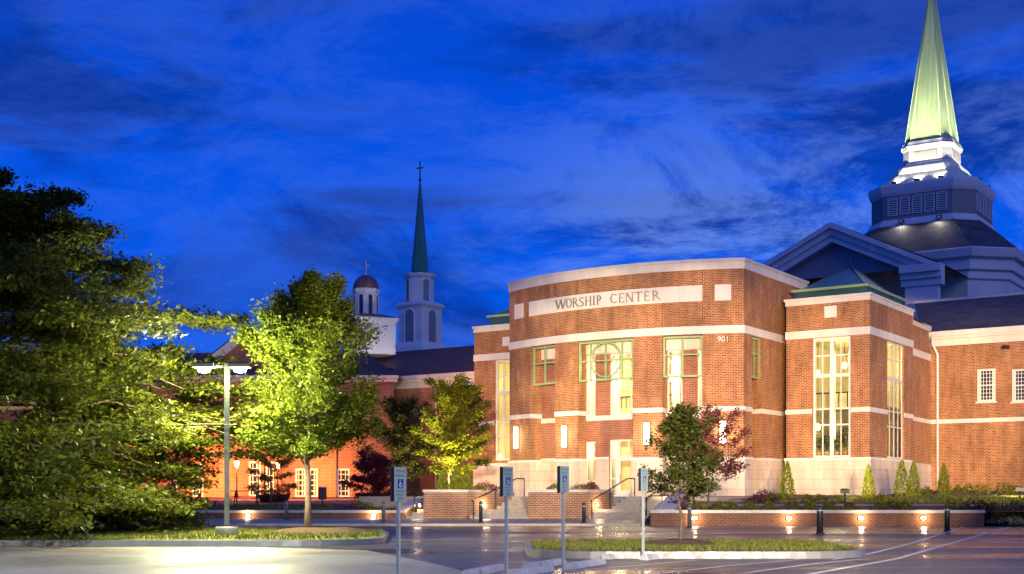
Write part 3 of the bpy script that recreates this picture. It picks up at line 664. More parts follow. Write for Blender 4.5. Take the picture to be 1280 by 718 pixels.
def cheek(a, b, za, zb, label, wd=0.42, ground=0.0):
    """sloped stair cheek with a pale coping"""
    root = thing('stair_cheek_wall', label, 'wall', (*a, ground)); d = Vector((b[0]-a[0], b[1]-a[1])).normalized(); s = Vector((d.y, -d.x))*wd/2
    A = [(a[0]+s.x*q, a[1]+s.y*q) for q in (-1, 1)]; B = [(b[0]+s.x*q, b[1]+s.y*q) for q in (1, -1)]
    m = MB(); m.prism([A[0], A[1], B[0], B[1]], ground-.1, [za-.12, za-.12, zb-.12, zb-.12]); m.build('brick_wall', M_WALLBRICK, root)
    s = s*1.14; A = [(a[0]+s.x*q, a[1]+s.y*q) for q in (-1, 1)]; B = [(b[0]+s.x*q, b[1]+s.y*q) for q in (1, -1)]
    m = MB(); P4 = [A[0], A[1], B[0], B[1]]; zz = [za, za, zb, zb]
    m.face([(*p, z) for p, z in zip(P4, zz)])
    for k in range(4): j = (k+1) % 4; m.face([(*P4[k], zz[k]-.119), (*P4[j], zz[j]-.119), (*P4[j], zz[j]), (*P4[k], zz[k])])
    m.build('coping', M_CAP, root)
cheek((6.75, 56.6), (8.25, 62.2), 0.74, 1.62, 'sloping brick stair cheek with pale coping beside the sapling', 0.75)
cheek((-5.55, 63.75), (-4.75, 67.6), 0.60, 1.30, 'sloping brick stair cheek left of the first planter', 0.4, 0.1)
# bed edge behind the cheek
mb = MB(); poly(mb, [(8.2, 56.3, zr(56.3)), (8.2, 66.6, zr(66.6)), (7.0, 62, zr(60)), (6.9, 56.3, zr(56.3))]); struct(mb, 'bed_edge_soil', M_SOIL)
def handrail(pts, posts, label):
    root = thing('handrail', label, 'handrail', pts[0], 'metal handrails beside the stairs')
    m = MB(); m.tube(pts, 0.032, 8); m.build('rail', M_METAL, root)
    for (x, y, zt, zb) in posts:
        p = MB(); p.tube([(x, y, zb-.03), (x, y, zt)], 0.026, 8); p.build('post', M_METAL, root)
    return root
def vrail(x, y0, t0, t1, zb0, zb1, label, ext=0.45, hgt=0.92, mid=True):
    a = (x+V[0]*t0, y0+V[1]*t0); b = (x+V[0]*t1, y0+V[1]*t1); c = (x+V[0]*(t1+ext)+0.15, y0+V[1]*(t1+ext))
    pts = [(a[0]-.05, a[1]-.2, zb0+hgt-.05), (*a, zb0+hgt), (*b, zb1+hgt), (*c, zb1+hgt)]
    po = [(*a, zb0+hgt, zb0), (*c, zb1+hgt, zb1)]
    if mid: po.append(((a[0]+b[0])/2+.0, (a[1]+b[1])/2, (zb0+zb1)/2+hgt, (zb0+zb1)/2-.3))
    handrail(pts, po, label)
vrail(-1.95, 63, 0.1, 3.9, 0.2, 1.3, 'dark handrail along the right side of the first planter')
vrail(3.92, 63, 0.0, 3.6, 0.2, 1.3, 'dark handrail climbing beside the wider planter to the door')
vrail(6.45, 63, 0.3, 3.6, 0.3, 1.3, 'dark handrail beside the sloping cheek wall near the sapling')
vrail(-4.95, 63.6, 0.2, 4.4, 0.35, 1.3, 'dark handrail on the narrow stair left of the planters', mid=True)

def step_light(x, y, z, label, nrm=(0, -1), power=38):
    root = thing('wall_light', label, 'light', (x, y, z), 'lit lights set into the low walls'); rz = math.atan2(nrm[1], nrm[0])+math.pi/2
    m = MB(); m.box((x+nrm[0]*.025, y+nrm[1]*.025, z), (0.24, 0.05, 0.17), rz); m.build('housing', M_METAL, root)
    m = MB(); m.box((x+nrm[0]*.056, y+nrm[1]*.056, z), (0.18, 0.012, 0.11), rz); m.build('lens', M_STEPL, root)
    lamp('POINT', (x+nrm[0]*.22, y+nrm[1]*.22, z), power, (1.0, 0.66, 0.32), 0.06)
for px, lb in ((868, 'lit wall light just right of the sapling trunk'), (986, 'lit wall light between the sapling and the middle bollard'),
               (1076, 'lit wall light just right of the silver edged bollard'), (1154, 'lit wall light nearest the right hand bollard')):
    x = V2(px, 56.1)[0]; step_light(x, 56.1, Zp(648, 56.1), lb)
for px, lb in ((310, 'lit wall light below the picnic table'), (467, 'lit wall light left of the first parking sign')):
    step_light(V2(px, 63.6)[0], 63.6, Zp(645.5, 63.6), lb)
def side_light(x, y0, t, z, label): step_light(x+V[0]*t, y0+V[1]*t, z, label, U, 45)
side_light(-2.2, 63, 1.35, Zp(632, 64.1), 'lit step light on the right side of the first planter')
side_light(3.62, 63, 1.0, Zp(632, 63.8), 'lit step light on the right side of the wider planter')
step_light(-4.55, 63.9, Zp(632, 63.9), 'lit step light on the left corner of the first planter', (-0.83, -0.558), 45)

# ------------------------------------------------------------------ worship building (entrance block and its two towers)
CL, CR = Vector((-0.16, 83.7)), Vector((13.53, 75.0))
ch = (CR-CL); cd = ch.normalized(); cn = Vector((cd.y, -cd.x)); sag = 1.85
RR = ((ch.length/2)**2+sag**2)/(2*sag); cc = (CL+CR)/2-cn*(RR-sag); ha = math.asin(ch.length/2/RR); a0 = math.atan2(cn.y, cn.x)
arc = [(cc.x+RR*math.cos(a0-ha+2*ha*k/28), cc.y+RR*math.sin(a0-ha+2*ha*k/28)) for k in range(29)]
LV = 10.0
PB = Path([(CL.x+V[0]*LV, CL.y+V[1]*LV)]+arc+[(CR.x+V[0]*LV, CR.y+V[1]*LV)])
S0, S1 = PB.s[1], PB.s[-2]                       # the curved front runs from S0 to S1
ZP, ZPb, Z1t, Z1b, Z2t, Z2b, ZS = 15.22, 14.61, 11.31, 10.85, 6.57, 6.29, 3.63
def fx(px, off=0.0): return PB.spx(px, off, S0, S1)
def sx(px, off=0.0): return PB.spx(px, off, S1, PB.len)
hall = thing('worship_building', 'red brick worship centre with curved front and pale stone bands', 'church building', (cc.x, cc.y, 1.3))
RD = 0.95
m = MB(); PB.sweep(m, 0, PB.len, Z1b, ZP-0.3, -RD, 0); m.build('curved_wall', M_BRICK, hall)
m = MB(); PB.sweep(m, 0, PB.len, ZPb, ZP-0.16, -RD-.05, .05); PB.sweep(m, -.05, PB.len+.05, ZP-0.157, ZP, -RD-.1, .14); m.build('coping', M_LIME, hall)
m = MB(); PB.sweep(m, 0.003, PB.len-.003, Z1b-.004, Z1t, -0.3, .05); m.build('stone_band', M_LIME, hall)
piers = [(0, fx(663)), (fx(694), fx(722)), (fx(791), fx(828)), (fx(878), sx(940)), (sx(952), PB.len)]
for a, b in piers:
    m = MB(); PB.sweep(m, a, b, 0.6, Z1b, -RD, 0); p = m.build('brick_pier', M_BRICK, hall)
    m = MB(); PB.sweep(m, a-.03, b+.03, Z2b, Z2t, -RD+.02, .045); m.build('stone_band', M_LIME, p)
    m = MB(); PB.sweep(m, a-.05, b+.05, 0.5, ZS-.16, -RD+.02, .07); m.build('stone_base', M_STONE, p)
    m = MB(); PB.sweep(m, a-.06, b+.06, ZS-.157, ZS, -RD+.03, .10); m.build('stone_ledge', M_LIME, p)
# joints in the brick above the piers
for px in (694, 722, 791, 828, 878):
    m = MB(); s_ = fx(px); PB.sweep(m, s_-.012, s_+.012, Z1t+.01, ZPb-.01, 0.0, .004)
    m.build('control_joint', rough_mat('sealant', (0.16, 0.07, 0.04), 0.8, 0.1), hall)
# the recessed wall
PR = Path([PB.at(s_, -RD) for s_ in PB.s])
def rx(px): return PR.spx(px, 0, PR.s[1], PR.s[-2])
def zr_(py, s_): return Zp(py, PR.Y(s_))
WB, WT, SB, ST = 6.28, 10.05, 5.98, 6.28
wins = []
def rwin(pa, pb, z0, z1, cols, rows, open_end=False):
    a, b = rx(pa), rx(pb); wins.append((a, b, z0, z1)); return a, b, z0, z1, cols, rows
todo = [rwin(731, 744.5, WB, WT, [(0.5, .05)], [(8.1, .09), (9.2, .07)]), rwin(762, 797, WB, WT, [(0.22, .07), (0.74, .07)], [(8.1, .09), (9.2, .07)]),
        rwin(834, 853, WB, WT, [(0.62, .07)], [(8.3, .09), (9.3, .07)]), rwin(872, 884, WB, WT, [(0.4, .06)], [(8.3, .09), (9.3, .07)]),
        rwin(731, 744.5, 2.2, 4.7, [], [(3.6, .08)])]
da, db = rx(761.5), rx(791.5); dz0, dz1 = 1.30, 4.78; wins.append((da, db, dz0, dz1))
m = MB(); PR.wall(m, PR.s[1]-.5, PR.s[-2]+3.2, 0.6, Z1b+.01, wins, 0.35); m.build('recessed_wall', M_BRICK2, hall)
for a, b, z0, z1, c, r in todo: window(hall, PR, a, b, z0, z1, c, r, 0.09)
m = MB(); PR.sweep(m, PR.s[1], PR.s[-2]+3, SB, ST-.004, .002, .06); m.build('stone_band', M_LIME, hall)
m = MB()
PR.sweep(m, PR.s[1], PR.s[-2]+3, WT+.004, Z1b-.02, .003, .05); m.build('stone_lintel', M_LIME, hall)
for a, b in ((PR.s[1], rx(731)-.005), (rx(744.5)+.005, da-.005), (db+.005, PR.s[-2]+3)):
    m = MB(); PR.sweep(m, a, b, 0.6, ZS-.02, .003, .05); m.build('stone_base', M_STONE, hall)
    m = MB(); PR.sweep(m, a, b, ZS-.017, ZS+.1, .004, .09); m.build('stone_ledge', M_LIME, hall)
# entrance: sidelight + door leaf with transom
window(hall, PR, da, db, dz0+2.42, dz1, [(0.32, .09), (0.78, .06)], [], 0.10, name='transom_window')
wl = da+(db-da)*0.30
window(hall, PR, da, wl, dz0, dz0+2.40, [], [(dz0+1.1, .06)], 0.09, name='sidelight')
dr = window(hall, PR, wl+.01, db, dz0+.01, dz0+2.40, [], [(dz0+0.25, .25)], 0.20, name='glass_door')
h_ = MB(); q = PR.at(wl+.32, 0.0); h_.tube([(*q, dz0+.8), (*PR.at(wl+.32, .06), dz0+.85), (*PR.at(wl+.32, .06), dz0+1.35), (*q, dz0+1.4)], .018, 6); h_.build('handle', M_METAL, dr)
# green metal screens in the tops of the openings
def trellis(path, a, b, zb, zt, off, circle, cols, rows, side=True):
    m = MB(); t = .11; d0, d1 = off-.06, off+.06
    path.sweep(m, a, a+t, zb, zt, d0, d1); path.sweep(m, b-t, b, zb, zt, d0, d1); path.sweep(m, a+t, b-t, zb, zb+t, d0, d1-.004); path.sweep(m, a+t, b-t, zt-t, zt, d0, d1-.004)
    for c in cols: x = a+(b-a)*c; path.sweep(m, x-.045, x+.045, zb+t, zt-t, d0+.012, d1-.012)
    for z in rows: z_ = zb+(zt-zb)*z; path.sweep(m, a+t, b-t, z_-.045, z_+.045, d0+.02, d1-.02)
    if circle:
        cx_, cz_, r_ = (a+b)/2+circle, (zb+zt)/2+.05, (zt-zb)/2-.16; n = 36
        ring = [(*path.at(cx_+r_*math.cos(2*math.pi*k/n), off+.02), cz_+r_*math.sin(2*math.pi*k/n)) for k in range(n+1)]; m.tube(ring, .06, 6)
    if side:
        for s_ in (a+.05, b-.05): path.sweep(m, s_-.04, s_+.04, zb+.02, zb+.1, off-.62, d0-.002); path.sweep(m, s_-.04, s_+.04, zt-.1, zt-.02, off-.62, d0-.002)
    m.build('green_screen', M_GREEN, hall)
trellis(PB, fx(664)+.02, fx(694)-.01, 8.35, Z1b-.08, -.18, 0, (0.52,), (0.56,))
trellis(PB, fx(722)+.02, fx(791)-.01, 8.35, Z1b-.08, -.18, 0.02, (0.22, 0.5, 0.80), (0.5,))
trellis(PB, fx(828)+.02, fx(878)-.01, 8.35, Z1b-.08, -.18, 0, (0.5,), (0.55,))
trellis(PB, sx(940)+.02, sx(952)-.01, 8.35, Z1b-.08, -.18, 0, (0.4,), (0.6,), False)
# name panel and square stones
pa, pb = fx(662), fx(878)
m = MB(); PB.sweep(m, pa, pb, 12.76, 13.70, 0.0, .06); panel = m.build('name_panel', M_LIME, hall)
for px in (703, 742, 781, 820, 850):
    m = MB(); PB.sweep(m, fx(px)-.008, fx(px)+.008, 12.77, 13.69, .06, .063); m.build('panel_joint', rough_mat('joint_grey', (0.45, 0.38, 0.32), 0.8), panel)
for a, b in ((fx(893.5), fx(914)), (fx(643.8), fx(654.2))):
    m = MB(); PB.sweep(m, a, b, 12.76, 13.70, 0.0, .06); m.build('square_stone', M_LIME, hall)
# roman letters: strokes in a unit box (x0,y0,x1,y1,width)
TH, TN = 0.15, 0.065
def serif(x, y, wd=0.16): return ('q', [(x-wd, y-.025 if y > .5 else y), (x+wd, y-.025 if y > .5 else y), (x+wd, y if y > .5 else y+.025), (x-wd, y if y > .5 else y+.025)])
def stem(x, wd=TH, y0=0, y1=1, sf=True): return [('q', [(x-wd/2, y0), (x+wd/2, y0), (x+wd/2, y1), (x-wd/2, y1)])]+([serif(x, 0), serif(x, 1)] if sf else [])
def dia(xa, ya, xb, yb, wd): return [('q', [(xa-wd/2, ya), (xa+wd/2, ya), (xb+wd/2, yb), (xb-wd/2, yb)] if ya < yb else [(xb-wd/2, yb), (xb+wd/2, yb), (xa+wd/2, ya), (xa-wd/2, ya)])]
def hbar(xa, xb, y, wd=TN): return [('q', [(xa, y-wd/2), (xb, y-wd/2), (xb, y+wd/2), (xa, y+wd/2)])]
def arcs(cx, cy, rx_, ry, d0, d1, wo=TH, wi=TN, n=14):
    o = []
    for k in range(n):
        A, B = R(d0+(d1-d0)*k/n), R(d0+(d1-d0)*(k+1)/n)
        def P(t, s): wq = (wi+(wo-wi)*abs(math.cos(t)))/2; return (cx+(rx_+s*wq)*math.cos(t), cy+(ry+s*wq*0.8)*math.sin(t))
        o.append(('q', [P(A, -1), P(A, 1), P(B, 1), P(B, -1)]))
    return o
GL = {
 'W': dia(.0+.06, 1, .30, 0, .13)+dia(.30, 0, .5, .95, .06)+dia(.5, 1, .72, 0, .13)+dia(.72, 0, .95, 1, .06)+[serif(.06, 1, .12), serif(.5, 1, .1), serif(.94, 1, .12)],
 'O': arcs(.5, .5, .42, .47, 0, 360, n=24), 'C': arcs(.56, .5, .46, .47, 48, 312, n=20)+dia(.86, .74, .88, .96, .05)+dia(.86, .04, .88, .24, .05),
 'R': stem(.22)+arcs(.30, .74, .36, .235, -90, 90, .14)+hbar(.22, .34, .97)+hbar(.22, .34, .50)+dia(.95, 0, .45, .5, .17),
 'P': stem(.24)+arcs(.34, .71, .40, .26, -90, 90, .15)+hbar(.24, .38, .965)+hbar(.24, .38, .45),
 'S': arcs(.5, .74, .30, .23, 25, 250, .12, .07)+arcs(.5, .25, .34, .23, -155, 70, .13, .07)+dia(.36, .60, .36, .60, .1)+[('q', [(.26, .60), (.64, .36), (.74, .42), (.36, .66)])],
 'H': stem(.18)+stem(.82)+hbar(.18, .82, .52), 'I': stem(.5, .32, sf=False)+[serif(.5, 0, .4), serif(.5, 1, .4)],
 'E': stem(.24)+hbar(.24, .84, .97)+hbar(.24, .72, .52)+hbar(.24, .88, .03)+[('q', [(.80, .82), (.85, .82), (.85, .99), (.80, .99)]), ('q', [(.84, .01), (.90, .01), (.90, .20), (.84, .20)]), ('q', [(.69, .44), (.73, .44), (.73, .60), (.69, .60)])],
 'N': stem(.16, .07)+stem(.84, .07)+dia(.84, 0, .16, 1, .15), 'T': stem(.5)+hbar(.04, .96, .965)+[('q', [(.03, .80), (.08, .80), (.08, .98), (.03, .98)]), ('q', [(.92, .80), (.97, .80), (.97, .98), (.92, .98)])]}
M_LETTER = mat('grey_metal_letter', (0.34, 0.31, 0.28), 0.45, 0.4)
m = MB()
for chx, p0, p1 in (('W', 695.3, 708.6), ('O', 708.6, 716), ('R', 716.2, 724.3), ('S', 724.6, 731.2), ('H', 732, 740.6), ('I', 741.2, 745.2), ('P', 746, 753.6),
                   ('C', 763.5, 772), ('E', 773.6, 781.2), ('N', 782.2, 793), ('T', 794, 803.4), ('E', 805, 813), ('R', 814.6, 826.5)):
    a, b = fx(p0), fx(p1); zb_, hh = 12.94, 0.56
    for _, q in GL[chx]:
        f_ = [(*PB.at(a+(b-a)*x, .115), zb_+hh*y) for x, y in q]; k_ = [(*PB.at(a+(b-a)*x, .06), zb_+hh*y) for x, y in q]
        m.face(f_)
        for i in range(4): j = (i+1) % 4; m.face([k_[i], k_[j], f_[j], f_[i]])
m.build('raised_lettering', M_LETTER, panel)
def text_mesh(body, size, extrude=0.006):
    c = bpy.data.curves.new('t', 'FONT'); c.body = body; c.size = size; c.extrude = extrude; c.align_x = 'CENTER'; c.align_y = 'CENTER'; c.resolution_u = 4
    o = bpy.data.objects.new('t', c); COL.objects.link(o); dg = bpy.context.evaluated_depsgraph_get(); dg.update()
    me = bpy.data.meshes.new_from_object(o.evaluated_get(dg)); vs = [tuple(v.co) for v in me.vertices]; fs = [tuple(p.vertices) for p in me.polygons]
    bpy.data.objects.remove(o); bpy.data.curves.remove(c); bpy.data.meshes.remove(me); return vs, fs
# house number on the right pier
vs, fs = text_mesh('901', 0.46, 0.02); m = MB(); s_ = fx(904)
for f in fs: m.face([(*PB.at(s_+vs[i][0], .03+vs[i][2]), 10.50+vs[i][1]) for i in f])
m.build('house_number', M_WHITE, hall)
# flat roof behind the parapet
m = MB(); m.face([(*PB.at(s_, -.5), 14.5) for s_ in PB.s]); m.build('roof', M_DARK, hall)
# lobby behind the glass
m = MB(); inner = [PB.at(s_, -7.5) for s_ in PB.s[1:-1]]
for (a, b) in zip(inner, inner[1:]): m.face([(*a, 1.3), (*b, 1.3), (*b, 10.8), (*a, 10.8)])
A0, B0 = PB.at(S0, -RD-.4), PB.at(S1, -RD-.4)
m.face([(*A0, 1.3), (*inner[0], 1.3), (*inner[0], 10.8), (*A0, 10.8)]); m.face([(*B0, 1.3), (*inner[-1], 1.3), (*inner[-1], 10.8), (*B0, 10.8)])
fr_ = [PB.at(s_, -RD-.36) for s_ in PB.s[1:-1]]
for i in range(len(inner)-1):
    m.face([(*fr_[i], 10.79), (*fr_[i+1], 10.79), (*inner[i+1], 10.79), (*inner[i], 10.79)]); m.face([(*fr_[i], 1.31), (*fr_[i+1], 1.31), (*inner[i+1], 1.31), (*inner[i], 1.31)])
    f3, f4 = PB.at(PB.s[1+i], -4.2), PB.at(PB.s[2+i], -4.2); m.face([(*f3, 5.6), (*f4, 5.6), (*inner[i+1], 5.6), (*inner[i], 5.6)]); m.face([(*f3, 5.6), (*f4, 5.6), (*f4, 6.9), (*f3, 6.9)])
m.build('lobby', M_INT, hall)
m = MB()
for px in (739, 770, 845, 868): s_ = PB.spx(px, -4.0, S0, S1); x, y = PB.at(s_, -4.0); m.loft(x, y, [(1.31, .28), (10.78, .28)], 14, 0, True)
m.build('lobby_column', M_WHITE, hall)
m = MB()
for q in (.25, .45, .65, .85): s_ = S0+(S1-S0)*q; PB.sweep(m, s_-1.0, s_+1.0, 6.9, 9.6, -7.48, -7.3)
m.build('lobby_panel', M_INT2, hall)
# lobby fittings: beams, pendants, doors, gallery rail, curtains
m = MB()
for q in range(14): s_ = S0+(S1-S0)*(q+.5)/14; PB.sweep(m, s_-.12, s_+.12, 10.45, 10.78, -7.3, -RD-.45)
for q in range(9): s_ = S0+(S1-S0)*(q+.5)/9; PB.sweep(m, s_-.10, s_+.10, 5.35, 5.597, -7.3, -4.25)
m.build('ceiling_beam', M_INT2, hall)
m = MB()
for q in range(12): s_ = S0+(S1-S0)*(q+.3)/12; PB.sweep(m, s_-.45, s_+.45, 1.32, 3.7, -7.47, -7.36); PB.sweep(m, s_-.40, s_+.40, 5.62, 8.2, -7.47, -7.37)
m.build('inner_door', M_INT2, hall)
m = MB()
for q in range(40): s_ = S0+(S1-S0)*(q+.5)/40; PB.sweep(m, s_-.02, s_+.02, 6.9, 7.6, -4.2, -4.16)
PB.sweep(m, S0+.2, S1-.2, 7.6, 7.68, -4.24, -4.14); m.build('gallery_rail', M_METAL, hall)
for q in (.14, .33, .40, .47, .55, .70, .80, .93):
    s_ = S0+(S1-S0)*q; x, y = PB.at(s_, -2.6); z = 8.4+.5*math.sin(q*40); m = MB(); m.loft(x, y, [(z-.2, .07), (z-.15, .12), (z+.1, .13), (z+.2, .05)], 12, 0, True); pn = m.build('pendant_lamp', M_DOWN, hall); m = MB(); m.tube([(x, y, z+.3), (x, y, 10.75)], .02, 5); m.build('stem', M_METAL, pn)
for px in (690, 738, 778, 842, 874):
    s_ = PB.spx(px, -3, S0, S1); lamp('POINT', (*PB.at(s_, -2.9), 9.6), 330, (1, .82, .46), .25); lamp('POINT', (*PB.at(s_, -2.6), 4.4), 210, (1, .82, .46), .25)

def sconce(px, py0, py1, label):
    s_ = fx(px); Y = PB.Y(s_); z0, z1 = Zp(py1, Y), Zp(py0, Y); root = thing('wall_sconce', label, 'wall lamp', (*PB.at(s_), z0), 'tall lit sconces on the brick piers')
    m = MB(); PB.sweep(m, s_-.20, s_+.20, z0-.06, z1+.06, 0.001, .07); m.build('back_plate', M_METAL, root)
    m = MB(); n = 10; f = [(s_+.17*math.cos(math.pi*k/n), .07+.16*math.sin(math.pi*k/n)) for k in range(n+1)]
    for (a, p), (b, q) in zip(f, f[1:]): m.face([(*PB.at(a, p), z0), (*PB.at(b, q), z0), (*PB.at(b, q), z1), (*PB.at(a, p), z1)], None, True)
    m.face([(*PB.at(a, p), z1) for a, p in f]); m.face([(*PB.at(a, p), z0) for a, p in reversed(f)]); m.build('opal_shade', M_SCONCE, root)
    for q_ in (.25, .75): lamp('POINT', (*PB.at(s_, .42), z0+(z1-z0)*q_), 26, (1, .80, .52), .12)
sconce(646.5, 534, 561, 'tall lit sconce on the pier nearest the left tower'); sconce(706.5, 533, 559, 'tall lit sconce on the pier left of the entrance door')
sconce(809, 529, 556, 'tall lit sconce above the green sapling'); sconce(903.5, 527, 554, 'tall lit sconce above the purple leaved tree')

# towers --------------------------------------------------------------
ZTC = 13.29
def tower(pts, roof_c, roof_r, s_win, label_side):
    """brick tower on a plan path with bands, base and coping"""
    P = Path(pts); holes = [(a, b, z0, z1) for a, b, z0, z1, c, r in s_win]
    m = MB(); P.wall(m, 0, P.len, 0.6, ZTC-.2, holes, .3); w_ = m.build('tower_wall', M_BRICK, hall)
    m = MB(); P.sweep(m, 0, P.len, ZTC-.42, ZTC-.14, -.5, .05); P.sweep(m, -.02, P.len+.02, ZTC-.137, ZTC, -.55, .12); m.build('coping', M_LIME, w_)
    m = MB(); P.sweep(m, 0, P.len, Z1b, Z1t, .002, .05); m.build('stone_band', M_LIME, w_)
    cuts = sorted([(h[0], h[1]) for h in holes]); segs = []; c = 0
    for a, b in cuts: segs.append((c, a)); c = b
    segs.append((c, P.len))
    for a, b in segs: m = MB(); P.sweep(m, a, b, Z2b, Z2t, .002, .045); m.build('stone_band', M_LIME, w_)
    m = MB(); P.sweep(m, 0, P.len, .5, ZS-.16, .002, .07); m.build('stone_base', M_STONE, w_)
    m = MB(); P.sweep(m, -.01, P.len+.01, ZS-.157, ZS, .003, .10); m.build('stone_ledge', M_LIME, w_)
    for a, b, z0, z1, c, r in s_win: window(hall, P, a, b, z0, z1, c, r, 0.11, name='tall_window')
    return P, w_
TC = Vector((21.0, 75.5)); TA = (TC.x-U[0]*5.15, TC.y-U[1]*5.15); TB = (TC.x+V[0]*8.5, TC.y+V[1]*8.5)
TD = (TB[0]-U[0]*.55, TB[1]-U[1]*.55); TE = (28.76, 88.36)
ptmp = Path([(TA[0]+V[0]*3, TA[1]+V[1]*3), TA, tuple(TC), TB])
s0, s1, s2 = ptmp.s[1], ptmp.s[2], ptmp.s[3]
wa, wb = ptmp.spx(1015, 0, s0, s1), ptmp.spx(1063.5, 0, s0, s1); wc, wd_ = ptmp.spx(1109, 0, s1, s2), ptmp.spx(1130, 0, s1, s2)
rowz = [(9.75, .08), (8.55, .20), (6.55, .08), (5.60, .08)]
PT1, tw = tower([(TA[0]+V[0]*3, TA[1]+V[1]*3), TA, tuple(TC), TB], None, None,
     [(wa, wb, ZS+.02, 10.83, [(.25, .06), (.5, .24), (.75, .06)], rowz), (wc, wd_, ZS+.02, 10.83, [(.25, .06), (.5, .20), (.75, .06)], rowz)], 'r')
m = MB(); PT1.sweep(m, PT1.spx(1031, 0, s0, s1), PT1.spx(1046, 0, s0, s1), 12.0, 12.68, .001, .06); m.build('square_stone', M_LIME, tw)
# stepped-back bay between tower and wing
PE = Path([TB, TD, TE]); m = MB(); ZT2 = 13.0
PE.wall(m, 0, PE.len, .6, ZT2-.2); bay = m.build('tower_wall', M_BRICK, hall)
for z0, z1, o, mm_, nm in ((ZT2-.4, ZT2, .08, M_LIME, 'coping'), (Z1b-.25, Z1t-.25, .05, M_LIME, 'stone_band'), (Z2b, Z2t, .045, M_LIME, 'stone_band'), (.5, ZS-.1, .06, M_STONE, 'stone_base')):
    m = MB(); PE.sweep(m, 0.002, PE.len, z0, z1, -.4 if nm == 'coping' else .002, o); m.build(nm, mm_, bay)
m = MB(); m.face([(*TB, 12.9), (*TE, 12.9), (TE[0]-4, TE[1]+2, 12.9), (TB[0]-4, TB[1]+2, 12.9)]); m.build('roof', M_DARK, bay)
def tower_roof(c, hw, hd, ze, zt, zap):
    """green fascia box and hipped standing seam roof aligned with the building"""
    def q(a, b, z): return (c[0]+U[0]*a+V[0]*b, c[1]+U[1]*a+V[1]*b, z)
    m = MB(); k = [(-hw, -hd), (hw, -hd), (hw, hd), (-hw, hd)]
    m.prism([q(a, b, 0)[:2] for a, b in k], ze-.6, zt-.16); f = m.build('roof_fascia', M_TEAL, hall)
    m = MB(); m.prism([q(a*1.06, b*1.06, 0)[:2] for a, b in k], zt-.157, zt); m.build('gutter', M_GREEN, f)
    m = MB(); k2 = [(-hw*.9, -hd*.9), (hw*.9, -hd*.9), (hw*.9, hd*.9), (-hw*.9, hd*.9)]
    for i in range(4):
        a, b = k2[i], k2[(i+1) % 4]; ln = math.hypot(a[0]-b[0], a[1]-b[1]); m.face([q(*a, zt+.01), q(*b, zt+.01), q(0, 0, zap)], [(-ln/2, 0), (ln/2, 0), (0, 3)])
    r = m.build('hipped_roof', M_SEAMROOF, f); m = MB()
    for a in k2: m.tube([q(*a, zt+.03), q(0, 0, zap+.03)], .05, 5)
    m.tube([q(0, 0, zap-.05), q(0, 0, zap+.75)], [.05, .02], 6); m.build('hip_ridge', M_TEAL, r)
rc = (TC.x-U[0]*2.75+V[0]*4.5, TC.y-U[1]*2.75+V[1]*4.5); tower_roof(rc, 2.25, 3.5, 13.0, 13.98, 15.75)
m = MB(); m.face([(*TA, 12.95), (*TC, 12.95), (*TB, 12.95), (TB[0]-U[0]*6, TB[1]-U[1]*6, 12.95)]); m.build('roof', M_DARK, tw)
# left tower
LA = Vector((-2.66, 90.8)); LB = (LA.x+U[0]*4.5, LA.y+U[1]*4.5)
pl = Path([(LA.x+V[0]*6, LA.y+V[1]*6), tuple(LA), LB]); a_, b_ = pl.spx(617.5, 0, pl.s[1], pl.s[2]), pl.spx(637.2, 0, pl.s[1], pl.s[2])
PT2, twl = tower([(LA.x+V[0]*6, LA.y+V[1]*6), tuple(LA), LB], None, None, [(a_, b_, 3.83, 10.83, [(.5, .12)], [(9.7, .07), (8.55, .2), (6.5, .08), (5.55, .08)])], 'l')
m = MB(); PT2.sweep(m, PT2.spx(629, 0, pl.s[1], pl.s[2]), PT2.spx(637, 0, pl.s[1], pl.s[2]), 11.75, 12.4, .001, .06); m.build('square_stone', M_LIME, twl)
tower_roof((LA.x+U[0]*3.1+V[0]*3.6, LA.y+U[1]*3.1+V[1]*3.6), 2.3, 2.9, 13.0, 14.1, 15.7)
# rooms behind the tower windows
def room(P4, z0, z1, name):
    m = MB()
    for i in range(4): a, b = P4[i], P4[(i+1) % 4]; m.face([(*a, z0), (*b, z0), (*b, z1), (*a, z1)]) if i else None
    m.face([(*p, z0) for p in P4]); m.face([(*p, z1) for p in P4]); return m.build(name, M_INT, hall)
def uvp(o, a, b): return (o[0]+U[0]*a+V[0]*b, o[1]+U[1]*a+V[1]*b)
m = MB(); o_ = (TC.x, TC.y); k = [uvp(o_, -.35, 5.0+2.8), uvp(o_, -5.0, 7.8), uvp(o_, -5.0, .35)]
for a, b in zip(k, k[1:]): m.face([(*a, ZS), (*b, ZS), (*b, 10.9), (*a, 10.9)])
kk = [uvp(o_, -.35, .35), uvp(o_, -.35, 7.8), uvp(o_, -5., 7.8), uvp(o_, -5., .35)]
m.face([(*p, ZS-.02) for p in kk]); m.face([(*p, 10.9) for p in kk]); m.face([(*uvp(o_, -.5, 4.4), 6.9), (*uvp(o_, -5., 4.4), 6.9), (*uvp(o_, -5., 7.8), 6.9), (*uvp(o_, -.5, 7.8), 6.9)])
m.face([(*uvp(o_, -.5, 4.4), 6.9), (*uvp(o_, -5., 4.4), 6.9), (*uvp(o_, -5., 4.4), 7.9), (*uvp(o_, -.5, 4.4), 7.9)])
m.build('stair_hall', M_INT, hall)
m = MB(); m.loft(*uvp(o_, -3.2, 2.6), [(ZS, .2), (10.88, .2)], 12, 0, True); m.loft(*uvp(o_, -1.6, 3.4), [(ZS, .2), (10.88, .2)], 12, 0, True); m.build('hall_column', M_WHITE, hall)
m = MB(); o5 = (TC.x, TC.y)
